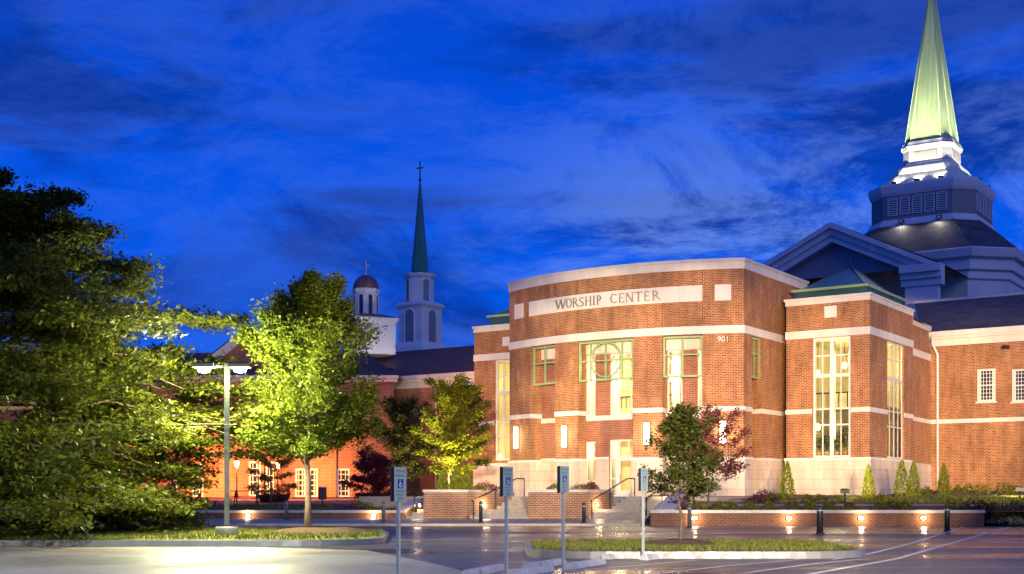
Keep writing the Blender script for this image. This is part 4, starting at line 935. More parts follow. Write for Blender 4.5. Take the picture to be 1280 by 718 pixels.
for k5 in range(9): a5 = -4.9+k5*.55; m.box((*uvp(o5, a5, 3.9), 7.35), (.05, .05, .9))
m.tube([(*uvp(o5, -4.9, 3.9), 7.82), (*uvp(o5, -.4, 3.9), 7.82)], .045, 6); m.build('gallery_rail', M_METAL, hall)
m = MB()
for k5 in range(11): c5 = uvp(o5, -4.6+.38*k5, 6.2); m.prism([uvp(o5, -4.6+.38*k5, 5.6), uvp(o5, -4.22+.38*k5, 5.6), uvp(o5, -4.22+.38*k5, 7.0), uvp(o5, -4.6+.38*k5, 7.0)], ZS, ZS+.28*(k5+1))
m.build('inner_stair', M_INT2, hall)
for a5, b5, z5 in ((-3.9, 2.0, 8.9), (-2.2, 2.0, 9.3), (-1.2, 5.6, 8.8), (-3.9, 2.0, 5.6)):
    x, y = uvp(o5, a5, b5); m = MB(); m.loft(x, y, [(z5-.2, .08), (z5-.15, .13), (z5+.1, .14), (z5+.2, .05)], 12, 0, True); pn = m.build('pendant_lamp', M_DOWN, hall); m = MB(); m.tube([(x, y, z5+.3), (x, y, 10.85)], .02, 5); m.build('stem', M_METAL, pn)
for a, b, z, e_ in ((-2.6, 2.2, 9.6, 280), (-2.6, 2.4, 5.2, 190), (-1.6, 5.8, 9.6, 220), (-1.6, 5.8, 5.4, 160)): lamp('POINT', (*uvp(o_, a, b), z), e_, (1, .84, .42), .25)
o_ = (LA.x, LA.y); m = MB(); kk = [uvp(o_, 1.0, .35), uvp(o_, 4.4, .35), uvp(o_, 4.4, 4), uvp(o_, 1.0, 4)]
for a, b in ((1, 2), (2, 3), (3, 0)): m.face([(*kk[a], ZS), (*kk[b], ZS), (*kk[b], 10.9), (*kk[a], 10.9)])
m.face([(*p, ZS-.02) for p in kk]); m.face([(*p, 10.9) for p in kk]); m.build('stair_hall', M_INT, hall)
for z in (9.4, 5.2): lamp('POINT', (*uvp(o_, 2.7, 2), z), 130, (1, .84, .42), .2)
def indoor_plant(px, P, lo, hi, off, z, label, h=1.1):
    s_ = P.spx(px, off, lo, hi); c = (*P.at(s_, off), z); root = thing('potted_palm', label, 'plant', c, 'leafy plants inside the tall windows')
    m = MB(); m.loft(c[0], c[1], [(z, .16), (z+.35, .22), (z+.38, .22)], 12, 0, True); m.build('pot', M_INT2, root)
    n = 160; t = RNG.uniform(0.1, 1, n); a = RNG.uniform(0, 6.28, n); leaf_object('foliage', np.column_stack([c[0]+np.cos(a)*t*.5, c[1]+np.sin(a)*t*.4, z+.35+h*np.sin(t*2.2)*RNG.uniform(.5, 1, n)]), .26, LF_MID, root, aspect=.25)
indoor_plant(1024, PT1, s0, s1, -.9, ZS, 'short palm behind the tall tower window, nearest its left edge'); indoor_plant(1034, PT1, s0, s1, -.7, ZS, 'leafy palm behind the tall tower window, left of its thick mullion')
indoor_plant(1046, PT1, s0, s1, -.7, ZS, 'leafy palm behind the tall tower window, right of its thick mullion'); indoor_plant(1057, PT1, s0, s1, -.8, ZS, 'tallest palm behind the tall tower window, at its right edge', 1.7)

# ------------------------------------------------------------------ brick wing on the right
wing = thing('brick_wing', 'long brick wing with slate roof and small paned windows', 'building', (TE[0], TE[1], 1.6))
PW = Path([TE, (TE[0]+U[0]*16, TE[1]+U[1]*16)])
ws = []
for pa_, pb_ in ((1221.5, 1244.5), (1265, 1288)):
    a, b = PW.spx(pa_), PW.spx(pb_); Y = PW.Y((a+b)/2); ws.append((a, b, Zp(502, Y), Zp(461.5, Y)))
m = MB(); PW.wall(m, 0, PW.len, .8, 12.2, ws, .2); m.build('brick_wall', M_BRICK, wing)
ZC0, ZC1 = Zp(433.7, 88.3), Zp(415.9, 88.3)
m = MB()
for i, (z0, z1, o) in enumerate(((ZC0, ZC0+.45, .10), (ZC0+.453, ZC0+.62, .28), (ZC0+.623, ZC1, .42))): PW.sweep(m, 0, PW.len, z0, z1, -.3, o)
m.build('cornice', M_LIME, wing)
m = MB(); PW.sweep(m, 0.01, PW.len, Z2b, Z2t, .001, .045); m.build('stone_band', M_LIME, wing)
for a, b, z0, z1 in ws:
    wf = window(wing, PW, a, b, z0, z1, [(.16, .10), (.33, .035), (.5, .035), (.67, .035), (.84, .10)], [(z0+(z1-z0)*q, .035 if abs(q-.5) > .01 else .09) for q in (.14, .26, .38, .5, .62, .74, .86)], .12, -.05, M_DGLASS)
    m = MB(); PW.sweep(m, a-.08, b+.08, z0-.12, z0-.003, .001, .09); m.build('sill', M_LIME, wf)
m = MB(); a, b = PW.at(-.4, .45), PW.at(PW.len, .45); c, d = PW.at(PW.len, -8), PW.at(-3.5, -8)
m.face([(*a, ZC1+.01), (*b, ZC1+.01), (*c, 15.9), (*d, 15.9)]); m.face([(*a, ZC1), (*d, 15.9), (*PW.at(-1, -8), 10)]); m.build('roof', M_SLATE, wing)
m = MB(); PW.sweep(m, -3.5, PW.len, 15.85, 16.05, -8.15, -7.9); m.build('ridge_cap', M_WHITEG, wing)
s_ = PW.spx(1172.5); x, y = PW.at(s_, .10); m = MB(); m.tube([(*PW.at(s_-.3, .40), ZC1-.25), (*PW.at(s_-.25, .38), ZC0+.1), (*PW.at(s_, .12), ZC0-.55), (x, y, ZC0-.9), (x, y, 1.7)], .085, 8); m.build('downpipe', M_WHITE, wing)
def small_flood(c, label, aim, cat='floodlight', power=0, pole=0.0, name='floodlight', spot=80, col=WARM, lens=None):
    root = thing(name, label, cat, c); d = (Vector(aim)-Vector(c)); rz = math.atan2(d.y, d.x)-math.pi/2
    z = c[2]+pole; m = MB(); m.bevbox((c[0], c[1], z+.14), (.46, .24, .26), .05, rz); m.build('housing', M_METAL, root)
    if pole: m = MB(); m.tube([(c[0], c[1], c[2]-.1), (c[0], c[1], z+.03)], .05, 8); m.build('stem', M_METAL, root)
    f = Vector((d.x, d.y, 0)).normalized(); m = MB(); m.box((c[0]+f.x*.126, c[1]+f.y*.126, z+.14), (.38, .012, .18), rz); m.build('lens', lens or (M_STEPL if power else M_DGLASS), root)
    if power: lamp('SPOT', (c[0]+f.x*.25, c[1]+f.y*.25, z+.22), power, col, .12, aim, spot, .7)
s_ = PW.spx(1258); x, y = PW.at(s_, .16); small_flood((x, y, ZC0-.5), 'small dark lamp under the pale cornice of the wing', (x+3, y-5, 5), 'wall lamp')
p = V2(1056, 67); small_flood((*p, zr(67)), 'dark flood lamp on a stem among shrubs before the tower', (20.5, 77.5, 6.5), power=2600, pole=.45)
p = V2(867, 62.5); small_flood((*p, zr(62.5)+.1), 'dark flood lamp on a stem beside the purple tree', (9.5, 77, 6), power=2400, pole=.45)
p = V2(1274.5, 70); small_flood((*p, zr(70)), 'dark flood lamp on the lit lawn at the far right', (32.5, 86.5, 5.5), power=2600, pole=.45)

# ------------------------------------------------------------------ sanctuary with the lit spire
YO = 115.0; k_ = YO/F; ox = (1165-HX)*k_
def zo(py): return EYE+(HY-py)*k_
sanc = thing('sanctuary', 'octagonal sanctuary with slate roof and floodlit green spire', 'church building', (ox, YO, 1.8))
def uvo(a, b): return (ox+U[0]*a+V[0]*b, YO+U[1]*a+V[1]*b)
def oct8(m, rings, ch=.34, caps=True):
    """tiers of a chamfered square; rings: (photo row, half width in photo columns)"""
    pr = []
    for y, hp in rings:
        h_, c_ = hp/16.9, hp/16.9*ch; z = zo(y)
        q = [(h_, -(h_-c_)), (h_, h_-c_), (h_-c_, h_), (-(h_-c_), h_), (-h_, h_-c_), (-h_, -(h_-c_)), (-(h_-c_), -h_), (h_-c_, -h_)]
        pr.append([(*uvo(p_, r_), z) for p_, r_ in q])
    for A, B, (ya, ha_), (yb, hb_) in zip(pr, pr[1:], rings, rings[1:]):
        for k in range(8):
            j = (k+1) % 8; la = (Vector(A[k])-Vector(A[j])).length/2; lb = (Vector(B[k])-Vector(B[j])).length/2; hh = math.hypot(zo(yb)-zo(ya), (ha_-hb_)/16.9)
            m.face([A[k], A[j], B[j], B[k]], [(-la, zo(ya)), (la, zo(ya)), (lb, zo(ya)+hh), (-lb, zo(ya)+hh)])
    if caps: m.face(pr[0][::-1]); m.face(pr[-1])
    return m, pr
m, pr_ = oct8(MB(), [(182, 34), (-33, .15)]); sp = m.build('spire', M_COPPER, sanc)
m = MB()
for k in range(8): m.tube([pr_[0][k], pr_[1][k]], [.045, .02], 5)
m.tube([(ox, YO, zo(-31)), (ox, YO, zo(-60))], [.08, .05], 6); m.build('spire_ridge', M_COPPER, sp)
m, _ = oct8(MB(), [(211, 39.5), (209.5, 39.5), (208, 36), (192.5, 36), (191, 38), (187.5, 39.3), (185.5, 38), (182, 36.5)]); lt = m.build('lantern', mat('lantern_paint', (.56, .55, .51), .6), sanc)
def face_boxes(m, hp, items, tk):
    """items: (face, tangent offset, z, width, height) on the front (0) or right (1) face"""
    for fc, t, z, w_, h_ in items:
        d = hp/16.9
        x, y = uvo(t, -d-tk*.3) if fc == 0 else uvo(d+tk*.3, t)
        m.box((x, y, z), (w_, tk, h_), math.atan2(U[1], U[0]) if fc == 0 else math.atan2(V[1], V[0]))
for fc in (0, 1):
    m = MB(); face_boxes(m, 36, [(fc, 0, zo(200.3), 2.0, .72)], .06); m.build('panel', mat('lantern_panel', (.40, .38, .34), .6), lt)
m, _ = oct8(MB(), [(240.5, 73), (237.5, 71.5), (224, 52), (215, 46), (211, 41)]); sk = m.build('skirt_roof', M_PALESEAM, sanc)
for sg in (-1, 1):                                 # sloping louvred dormers on the chamfered corners
    m = MB(); ang = math.atan2(sg*U[1]-V[1], sg*U[0]-V[0]); ca, sa = math.cos(ang), math.sin(ang)
    for j in range(6):
        rr_ = (3.95-.17*j); zz = zo(236.5-2.9*j); m.box((ox+ca*rr_, YO+sa*rr_, zz+.12), (1.05, .12, .09), ang+math.pi/2)
    m.build('louvre', M_METAL, sk); m = MB()
    for t in (-.58, .58): m.tube([(ox+ca*4.05-sa*t, YO+sa*4.05+ca*t, zo(237)), (ox+ca*3.1-sa*t, YO+sa*3.1+ca*t, zo(219)+.1)], .06, 5)
    m.tube([(ox+ca*3.1-sa*-.6, YO+sa*3.1+ca*-.6, zo(219)+.1), (ox+ca*3.0, YO+sa*3.0, zo(216)+.2), (ox+ca*3.1-sa*.6, YO+sa*3.1+ca*.6, zo(219)+.1)], .06, 5); m.build('dormer_frame', M_PALESEAM, sk)
m, _ = oct8(MB(), [(254, 77), (250, 79), (246, 80), (242, 80.5), (239.5, 79)]); dr_ = m.build('drum_cornice', M_WHITEG, sanc)
m, _ = oct8(MB(), [(292, 76), (254, 76)]); drum = m.build('drum', mat('drum_grey', (.25, .225, .225), .7), sanc)
for fc in (0, 1):
    for j in range(5):
        t = (j-2)*1.06; m = MB(); face_boxes(m, 76, [(fc, t, zo(267), .74, 1.45)], .05); wv = m.build('louvre_panel', mat('louvre_blue_grey', (.17, .18, .20), .6), drum)
        m = MB(); face_boxes(m, 76, [(fc, t, zo(267)-.6+q*.2, .72, .06) for q in range(7)]+[(fc, t-.40, zo(267), .07, 1.58), (fc, t+.40, zo(267), .07, 1.58), (fc, t, zo(267)+.76, .73, .07), (fc, t, zo(267)-.76, .73, .07)], .12); m.build('frame', M_WHITEG, wv)
m, _ = oct8(MB(), [(293, 82), (290, 82), (287, 79), (283, 77)]); m.build('drum_sill', M_WHITEG, sanc)
m, _ = oct8(MB(), [(337, 143), (292, 84)]); m.build('roof', M_SLATE, sanc)
m, _ = oct8(MB(), [(420, 130), (372, 130), (370, 133), (362, 133), (360, 137), (348, 137), (346, 143), (337, 146), (335.5, 144)]); m.build('entablature', M_WHITEG, sanc)
# gable in front of the octagon
YG = 104.0
g0 = V2(1040, YG); 
def gq(t, d=0.0): return (g0[0]+U[0]*t-V[0]*d, g0[1]+U[1]*t-V[1]*d)
def zg(py, Y): return EYE+(HY-py)*Y/F
gh = zg(279.5, YG); gl = 8.6; gb = gh-4.15
PG = Path([gq(-gl), gq(gl)])
m = MB(); A, B, C = gq(-gl+.6, -.8), gq(gl-.6, -.8), gq(0, -.8); m.face([(*A, gb), (*B, gb), (*C, gh-.5)]); gab = m.build('gable_wall', mat('gable_grey', (0.26, 0.25, 0.30), .8), sanc)
m = MB()
for sg in (-1, 1):
    for (o0, o1, dz0, dz1) in ((-.8, .55, 0.0, -.42), (-.8, .25, -.42, -.95), (-.8, .05, -.95, -1.5)):
        a, b = gq(0, 0), gq(sg*gl, 0)
        def pt(t, d, dz): q = gq(sg*gl*t, d); return (*q, gh+(gb-gh)*t+dz)
        f = [pt(0, o1, dz1), pt(1, o1, dz1), pt(1, o1, dz0), pt(0, o1, dz0)]; k = [pt(0, o0, dz1), pt(1, o0, dz1), pt(1, o0, dz0), pt(0, o0, dz0)]
        m.face(f if sg > 0 else f[::-1]); m.face([f[3], f[2], k[2], k[3]] if sg > 0 else [f[2], f[3], k[3], k[2]]); m.face([k[0], k[1], f[1], f[0]] if sg > 0 else [k[1], k[0], f[0], f[1]]); m.face([f[1], k[1], k[2], f[2]])
m.build('raking_cornice', M_WHITEG, gab)
for sg in (-1, 1):
    m = MB(); a, b = sorted((sg*(gl-3.0), sg*(gl+.15)))
    for z0, z1, o in ((gb-1.55, gb-1.0, .1), (gb-.997, gb-.55, .3), (gb-.547, gb+.05, .6)): PG.sweep(m, a+gl, b+gl, z0, z1, -.8, o)
    m.build('cornice_return', M_WHITEG, gab)
    m = MB(); PG.sweep(m, a+gl+.3, b+gl-.3, 8, gb-1.553, -.7, -.02); m.build('corner_pier', M_WHITEG, gab)
m = MB()
for sg in (-1, 1):
    q = [(*gq(0, .4), gh+.02), (*gq(sg*(gl+.1), .4), gb+.08), (*gq(sg*(gl+.1), -14), gb+.08), (*gq(0, -14), gh+.02)]; m.face(q if sg < 0 else q[::-1])
m.build('gable_roof', M_SLATE, gab)
m = MB(); PG.wall(m, .4, PG.len-.4, 6, gb-.2); m.build('wall', M_WHITEG, gab) if False else None
# floodlights round the lantern, plus two added on the drum sill to wash the slate roof
for a_, b_, lb in ((-4.2, -2.2, 'tiny flood lamp at the far left of the spire skirt'), (-2.0, -4.5, 'tiny flood lamp second from the left on the spire skirt'), (0.0, -4.5, 'tiny flood lamp in the middle of the front edge of the spire skirt'),
                   (2.0, -4.5, 'tiny flood lamp at the front near corner of the spire skirt'), (4.5, -1.8, 'tiny flood lamp on the right face of the spire skirt, near its front'), (4.5, 1.6, 'tiny flood lamp on the right face of the spire skirt, near its back')):
    small_flood((*uvo(a_, b_), zo(240.5)), lb, (ox, YO, zo(150)), power=1200, spot=110, col=(1, .93, .74))
    lamp('SPOT', (*uvo(a_*1.03, b_*1.03), zo(240.5)+.32), 6500, (1, .92, .70), .15, (ox, YO, zo(78)), 27, .6)
small_flood((*uvo(-1.2, -5.0), zo(289)), 'added flood lamp on the drum sill above the slate roof', (*uvo(-1.2, -8.6), zo(336)), power=150, spot=165, col=(1, .90, .74), lens=M_DGLASS)  # added roof wash, lens kept dark so no glow shows
small_flood((*uvo(2.0, -5.0), zo(289)), 'added flood lamp on the drum sill nearest its front corner', (*uvo(2.0, -8.6), zo(336)), power=150, spot=165, col=(1, .90, .74), lens=M_DGLASS)  # second added roof wash, dark lens as well

# ------------------------------------------------------------------ chapel wing, steeple, cupola
chap = thing('chapel_wing', 'brick chapel wing with maroon roof behind the yellow trees', 'building', (*V2(520, 104), 1.4))
ca_ = V2(593, 101); PC = Path([(ca_[0]-U[0]*16, ca_[1]-U[1]*16), (ca_[0]+U[0]*4, ca_[1]+U[1]*4)])
wsc = []
for pa_, pb_ in ((477.5, 491), (503.5, 518), (560, 574)):
    a, b = PC.spx(pa_), PC.spx(pb_); Y = PC.Y(a); wsc.append((a, b, Zp(527, Y), Zp(503, Y)))
ze = Zp(484, PC.Y(PC.spx(520))); m = MB(); PC.wall(m, 0, PC.len, .8, ze+.1, wsc, .15); m.build('brick_wall', M_BRICK2, chap)
for a, b, z0, z1 in wsc: window(chap, PC, a, b, z0, z1, [(.33, .05), (.66, .05)], [(z0+(z1-z0)*q, .05) for q in (.25, .5, .75)], .12, -.04, M_DGLASS)
m = MB()
for z0, z1, o in ((ze-.1, ze+.35, .1), (ze+.353, ze+.65, .35), (ze+.653, ze+.9, .5)): PC.sweep(m, -.5, PC.len, z0, z1, -.2, o)
m.build('cornice', M_LIME, chap)
zrg = Zp(434, 112); m = MB(); a, b, c, d = PC.at(-.5, .5), PC.at(PC.len, .5), PC.at(PC.len, -8), PC.at(-.5, -8)
m.face([(*a, ze+.9), (*b, ze+.9), (*c, zrg), (*d, zrg)]); m.face([(*a, ze+.9), (*d, zrg), (*PC.at(-.5, -16), ze+.9)]); m.build('roof', M_PROOF, chap)
for px in (469, 546):
    s_ = PC.spx(px); x, y = PC.at(s_, .1); m = MB(); m.tube([(*PC.at(s_-.25, .5), ze+.8), (*PC.at(s_-.1, .3), ze+.1), (x, y, ze-.4), (x, y, 1.4)], .09, 6); m.build('downpipe', M_WHITE, chap)
# steeple
YS = 128.0; ks = YS/F; sx0 = (525-HX)*ks
def zs(py): return EYE+(HY-py)*ks
stp = thing('steeple', 'white square steeple with slim dark green spire and cross', 'steeple', (sx0, YS, zs(440)))
rq = math.atan2(U[1], U[0]); 
def sq(lst): return [(zs(y), hp*ks) for y, hp in lst]
rt = R(8)
m = MB(); m.loft(sx0, YS, sq([(442, 37), (436, 35), (431, 29.5), (429, 28)]), 4, rt); m.build('base', M_WHITE, stp)
m = MB(); m.loft(sx0, YS, sq([(430, 27.5), (388, 27.5), (386, 29), (384, 31), (382, 31), (379, 26)]), 4, rt); t1 = m.build('lower_tier', M_WHITE, stp)
m = MB(); m.loft(sx0, YS, sq([(382, 17.5), (350, 17.5), (348, 19.5), (346, 20.5), (344, 20.5), (343, 14)]), 8, rt+math.pi/8*0); t2 = m.build('upper_tier', M_WHITE, stp)
def arch_panel(mb, frm, c, ang, w_, h_, base_z, thick=.05, n=8):
    """arched panel facing angle ang"""
    ca, sa = math.cos(ang), math.sin(ang); pts = [(-w_/2, 0), (w_/2, 0)]+[(w_/2*math.cos(math.pi*k/n), h_-w_/2+w_/2*math.sin(math.pi*k/n)) for k in range(n+1)]
    mb.face([(c[0]+ca*thick-sa*a, c[1]+sa*thick+ca*a, base_z+b) for a, b in pts])
    if frm is not None:
        rim = [(c[0]+ca*thick-sa*a*1.12, c[1]+sa*thick+ca*a*1.12, base_z+b*1.03) for a, b in pts[1:]+[pts[0]]]; frm.tube(rim, .09, 5, False)
M_ARCH = mat('arched_louvre', (0.22, 0.24, 0.29), .6)
for tier, hp, w_, h_, y0, nn, par in ((0, 27.5, 1.15, 3.1, 429, 4, t1), (1, 17.5, .72, 2.1, 378, 8, t2)):
    for k in range(nn):
        a = rt+2*math.pi*(k+.5)/nn
        if math.sin(a) > -.05 or (nn == 8 and k % 2): continue
        ap = hp*ks*math.cos(math.pi/nn); m = MB(); fm = MB(); arch_panel(m, fm, (sx0+ap*math.cos(a), YS+ap*math.sin(a)), a, w_, h_, zs(y0)); po = m.build('arched_louvre', M_ARCH, par); fm.build('frame', M_WHITE, po)
m = MB(); m.loft(sx0, YS, sq([(345, 11.5), (224, .6)]), 8, rt); spn = m.build('spire', M_COPPERD, stp)
def cross(parent, x, y, z0, h_, w_, mt, r=.07):
    m = MB(); m.tube([(x, y, z0), (x, y, z0+h_)], r, 6); zc = z0+h_*.66; m.tube([(x-w_/2*.9, y+w_/2*.4, zc), (x+w_/2*.9, y-w_/2*.4, zc)], r*.95, 6); m.loft(x, y, [(z0-.05, r*1.9), (z0+.2, r*1.9)], 8); m.build('cross', mt, parent)
cross(spn, sx0, YS, zs(226), 1.9, .75, M_METAL)
# cupola
YC = 113.0; kc = YC/F; cx0 = (457.5-HX)*kc
def zc_(py): return EYE+(HY-py)*kc
cup = thing('cupola', 'white arched cupola with copper dome and white cross', 'cupola', (cx0, YC, zc_(440)))
def cq(lst): return [(zc_(y), hp*kc) for y, hp in lst]
cbx = cx0+5*kc
m = MB(); m.loft(cbx, YC, cq([(445, 36), (407, 36), (405, 38), (402, 40.5), (400, 40.5)]), 4, R(-22)); bs = m.build('base', M_WHITE, cup)
m = MB(); m.loft(cbx, YC, cq([(399.9, 40), (394, 17)]), 4, R(-22)); m.build('base_roof', M_COPPERDOME, cup)
m = MB()
for k in range(4):
    a = R(-22)+2*math.pi*(k+.5)/4
    if math.sin(a) > -.05: continue
    ap = 36*kc*math.cos(math.pi/4)
    for t in (-.85, .85): m.box((cbx+math.cos(a)*(ap+.03)-math.sin(a)*t, YC+math.sin(a)*(ap+.03)+math.cos(a)*t, zc_(424)), (1.25, .06, 1.75), a+math.pi/2)
m.build('panel', M_WHITEG, bs)
m = MB(); m.loft(cx0, YC, cq([(402, 17), (397, 16.5), (396, 15.5), (368, 15.5), (366, 17.2), (363, 17.8), (362, 17)]), 8, R(5)); ln_ = m.build('lantern', M_WHITE, cup)
for k in range(8):
    a = R(5)+2*math.pi*(k+.5)/8
    if math.sin(a) > .1: continue
    ap = 15.5*kc*math.cos(math.pi/8); m = MB(); fm = MB(); arch_panel(m, fm, (cx0+ap*math.cos(a), YC+ap*math.sin(a)), a, .46, 1.7, zc_(394), .03); po = m.build('arched_window', M_DGLASS, ln_); fm.build('frame', M_WHITE, po)
m = MB(); m.loft(cx0, YC, [(zc_(362)+16*kc*1.12*math.sin(R(90*k/8)), 16.5*kc*math.cos(R(90*k/8))+.001) for k in range(9)], 16, 0, True); dm = m.build('dome', M_COPPERDOME, cup)
cross(dm, cx0, YC, zc_(345), 1.35, .65, M_WHITE, .06)

fp = Vector((cx0+2.6, YC-5.5)); dd_ = (fp-PC.p[0]).dot(Vector(V)); small_flood((fp.x, fp.y, ze+.9+(dd_+.5)/8.5*(zrg-ze-.9)+.02), 'added flood lamp on the maroon roof facing the cupola', (cx0, YC, zc_(385)), power=420, spot=95, col=(1, .86, .72))  # lamp added on the roof to whiten the cupola

# ------------------------------------------------------------------ left building behind the trees
left = thing('arcade_building', 'brick hall glowing orange behind the left trees', 'building', (-24, 100, 1.3))
YLB = 100.0; PLn = Path([(-46, YLB), (-9.2, YLB)])
lw = []
for pa_, pb_, y0, y1 in ((311, 326, 621, 577), (332, 346, 621, 577), (369, 382, 622, 586), (384, 397, 622, 586), (421, 437, 622, 586), (240, 254, 621, 580), (208, 222, 621, 580)):
    a, b = PLn.spx(pa_), PLn.spx(pb_); lw.append((a, b, Zp(y0, YLB), Zp(y1, YLB)))
up = []
for pc in (215, 250, 335, 375, 415): a, b = PLn.spx(pc-8), PLn.spx(pc+8); up.append((a, b, Zp(535, YLB), Zp(505, YLB)))
zle = Zp(478, YLB); m = MB(); PLn.wall(m, 0, PLn.len, .8, zle, lw+up, .2); m.build('brick_wall', M_BRICK2, left)
for i, (a, b, z0, z1) in enumerate(lw): window(left, PLn, a, b, z0, z1, [(.33, .05), (.67, .05)], [(z0+(z1-z0)*q, .06) for q in (.22, .42, .6, .8)], .14, -.02, M_DGLASS, M_WHITE, name='white_door' if z1-z0 < 2.5 else 'white_window')
for a, b, z0, z1 in up: window(left, PLn, a, b, z0, z1, [(.5, .05)], [(z0+(z1-z0)*.5, .06)], .1, -.04, M_DGLASS, M_WHITE)
m = MB(); PLn.sweep(m, -.3, PLn.len+.3, zle, zle+.25, -.2, .25); PLn.sweep(m, -.4, PLn.len+.4, zle+.253, zle+.5, -.2, .5); m.build('cornice', M_LIME, left)
m = MB()
for k in range(9):
    x = -44+k*4.3; m.box((x, YLB-.06, (1.0+zle)/2), (.5, .12, zle-1.2))
m.build('pilaster', M_BRICK2, left)
zrr = Zp(447, 104); m = MB(); m.face([(-46.4, YLB-.5, zle+.5), (-8.8, YLB-.5, zle+.5), (-12, 106, zrr+.6), (-46.4, 106, zrr+.6)]); m.face([(-8.8, YLB-.5, zle+.5), (-8.8, 112, zle+.5), (-12, 106, zrr+.6)]); m.build('roof', M_PROOF, left)
# pediment
gx = V2(312, 102)[0]; ga, gbz = Zp(410, 102), Zp(452, 102); hwid = 3.2
m = MB(); m.face([(gx-hwid, 102, gbz), (gx+hwid, 102, gbz), (gx, 102, ga)]); m.face([(gx-hwid, 102, gbz), (gx-hwid, 102, gbz-2), (gx+hwid, 102, gbz-2), (gx+hwid, 102, gbz)][::-1]); pd = m.build('pediment', M_BRICK2, left)
m = MB()
for sg in (-1, 1):
    f = [(gx, 101.6, ga+.15), (gx+sg*(hwid+.4), 101.6, gbz-.1), (gx+sg*(hwid+.4), 101.6, gbz-.9), (gx, 101.6, ga-.7)]; k = [(p[0], 102.2, p[2]) for p in f]
    m.face(f); m.face([f[0], f[1], k[1], k[0]]); m.face([f[3], f[2], k[2], k[3]])
m.build('raking_cornice', M_LIME, pd)
m = MB()
for sg in (-1, 1): m.face([(gx, 101.5, ga+.2), (gx+sg*(hwid+.6), 101.5, gbz-.15), (gx+sg*(hwid+.6), 109, gbz-.15), (gx, 109, ga+.2)])
m.build('gable_roof', M_PROOF, pd)
def lantern(px, py, Y, zb, label, power=700):
    x = V2(px, Y)[0]; z = Zp(py, Y); root = thing('lantern_post', label, 'street lamp', (x, Y, zb), 'glowing lantern posts before the orange hall')
    m = MB(); m.loft(x, Y, [(zb-.05, .14), (zb+.25, .12), (zb+.4, .06), (z-.3, .045), (z-.25, .10), (z-.2, .10)], 10, 0, True); m.build('post', M_METAL, root)
    m = MB(); m.loft(x, Y, [(z-.2, .11), (z+.15, .19), (z+.18, .19)], 6); m.build('glass', M_LANT, root)
    m = MB(); m.loft(x, Y, [(z+.181, .24), (z+.32, .10), (z+.42, .02)], 6); m.build('cap', M_METAL, root)
    lamp('SPOT', (x, Y-.3, z-.05), power, SODIUM, .12, (x+.5, Y+6, z-1.6), 150, .5); return root
lantern(296, 580, 96, zl(96), 'glowing lantern post just right of the tall car park lamp', 6000)
lantern(331, 556, 84, zl(84), 'tallest glowing lantern post, seen through the lower maple leaves', 11000)
lantern(347, 582, 96.5, zl(96.5), 'glowing lantern post right of the dark planter tubs', 5000)
lantern(196, 580, 96, zl(96), 'glowing lantern post peeping through the big dark tree', 6000)

# furniture on the brick terrace
def picnic_table(c, rz, label):
    root = thing('picnic_table', label, 'picnic table', c, None, 0); x, y, z = c; cs, sn = math.cos(rz), math.sin(rz)
    def q(a, b): return (x+a*cs-b*sn, y+a*sn+b*cs)
    m = MB()
    for k in range(5): m.box((*q(0, -.3+.15*k), z+.76), (1.75, .135, .05), rz)
    m.build('tabletop', M_METAL, root)
    for sg in (-1, 1):
        m = MB(); m.box((*q(0, sg*.72-.07), z+.46), (1.75, .13, .045), rz); m.box((*q(0, sg*.72+.07), z+.46), (1.75, .13, .045), rz); m.build('bench', M_METAL, root)
    for a in (-.6, .6):
        m = MB(); m.tube([(*q(a, -.72), z), (*q(a, -.2), z+.74)], .035, 6); m.tube([(*q(a, .72), z), (*q(a, .2), z+.74)], .035, 6); m.tube([(*q(a, -.75), z+.42), (*q(a, .75), z+.42)], .03, 6); m.build('leg', M_METAL, root)
p = V2(308, 73); picnic_table((*p, zl(73)), R(6), 'dark metal picnic table beside the tall lamp post')
def tub(px, Y, w_, label, lm):
    x = V2(px, Y)[0]; z = zl(Y); root = thing('planter_tub', label, 'planter', (x, Y, z), 'round plant tubs on the brick terrace'); m = MB(); m.loft(x, Y, [(z, w_*.7), (z+.45, w_), (z+.5, w_*1.05), (z+.5, w_*.9)], 16, 0, True); m.build('tub', rough_mat('maroon_tub', (.12, .035, .03), .6), root)
    n = 260; a = RNG.uniform(0, 6.28, n); r_ = w_*np.sqrt(RNG.uniform(0, 1, n)); leaf_object('plants', np.column_stack([x+np.cos(a)*r_, Y+np.sin(a)*r_, z+.5+RNG.uniform(0, .45, n)*(1-.5*r_/w_)]), .14, lm, root)
tub(335, 78, .62, 'dark maroon tub of russet plants beside the picnic table', LF_RED); tub(352, 80, .55, 'smaller maroon tub of dark plants behind the russet one', LF_DSH)
# bin on a post
x, Y = V2(403, 68); z = zl(68); root = thing('post_box', 'dark box with pale lid on a slim post right of the maple trunk', 'box', (x, Y, z))
m = MB(); m.tube([(x, Y, z-.05), (x, Y, z+.42)], .04, 8); m.build('post', M_METAL, root)
m = MB(); m.bevbox((x, Y, z+.72), (.36, .34, .62), .03, R(25)); m.build('body', M_METAL, root)
m = MB(); m.bevbox((x, Y, z+1.06), (.42, .40, .06), .02, R(25)); m.build('lid', rough_mat('ruddy_lid', (.4, .2, .15), .5), root)

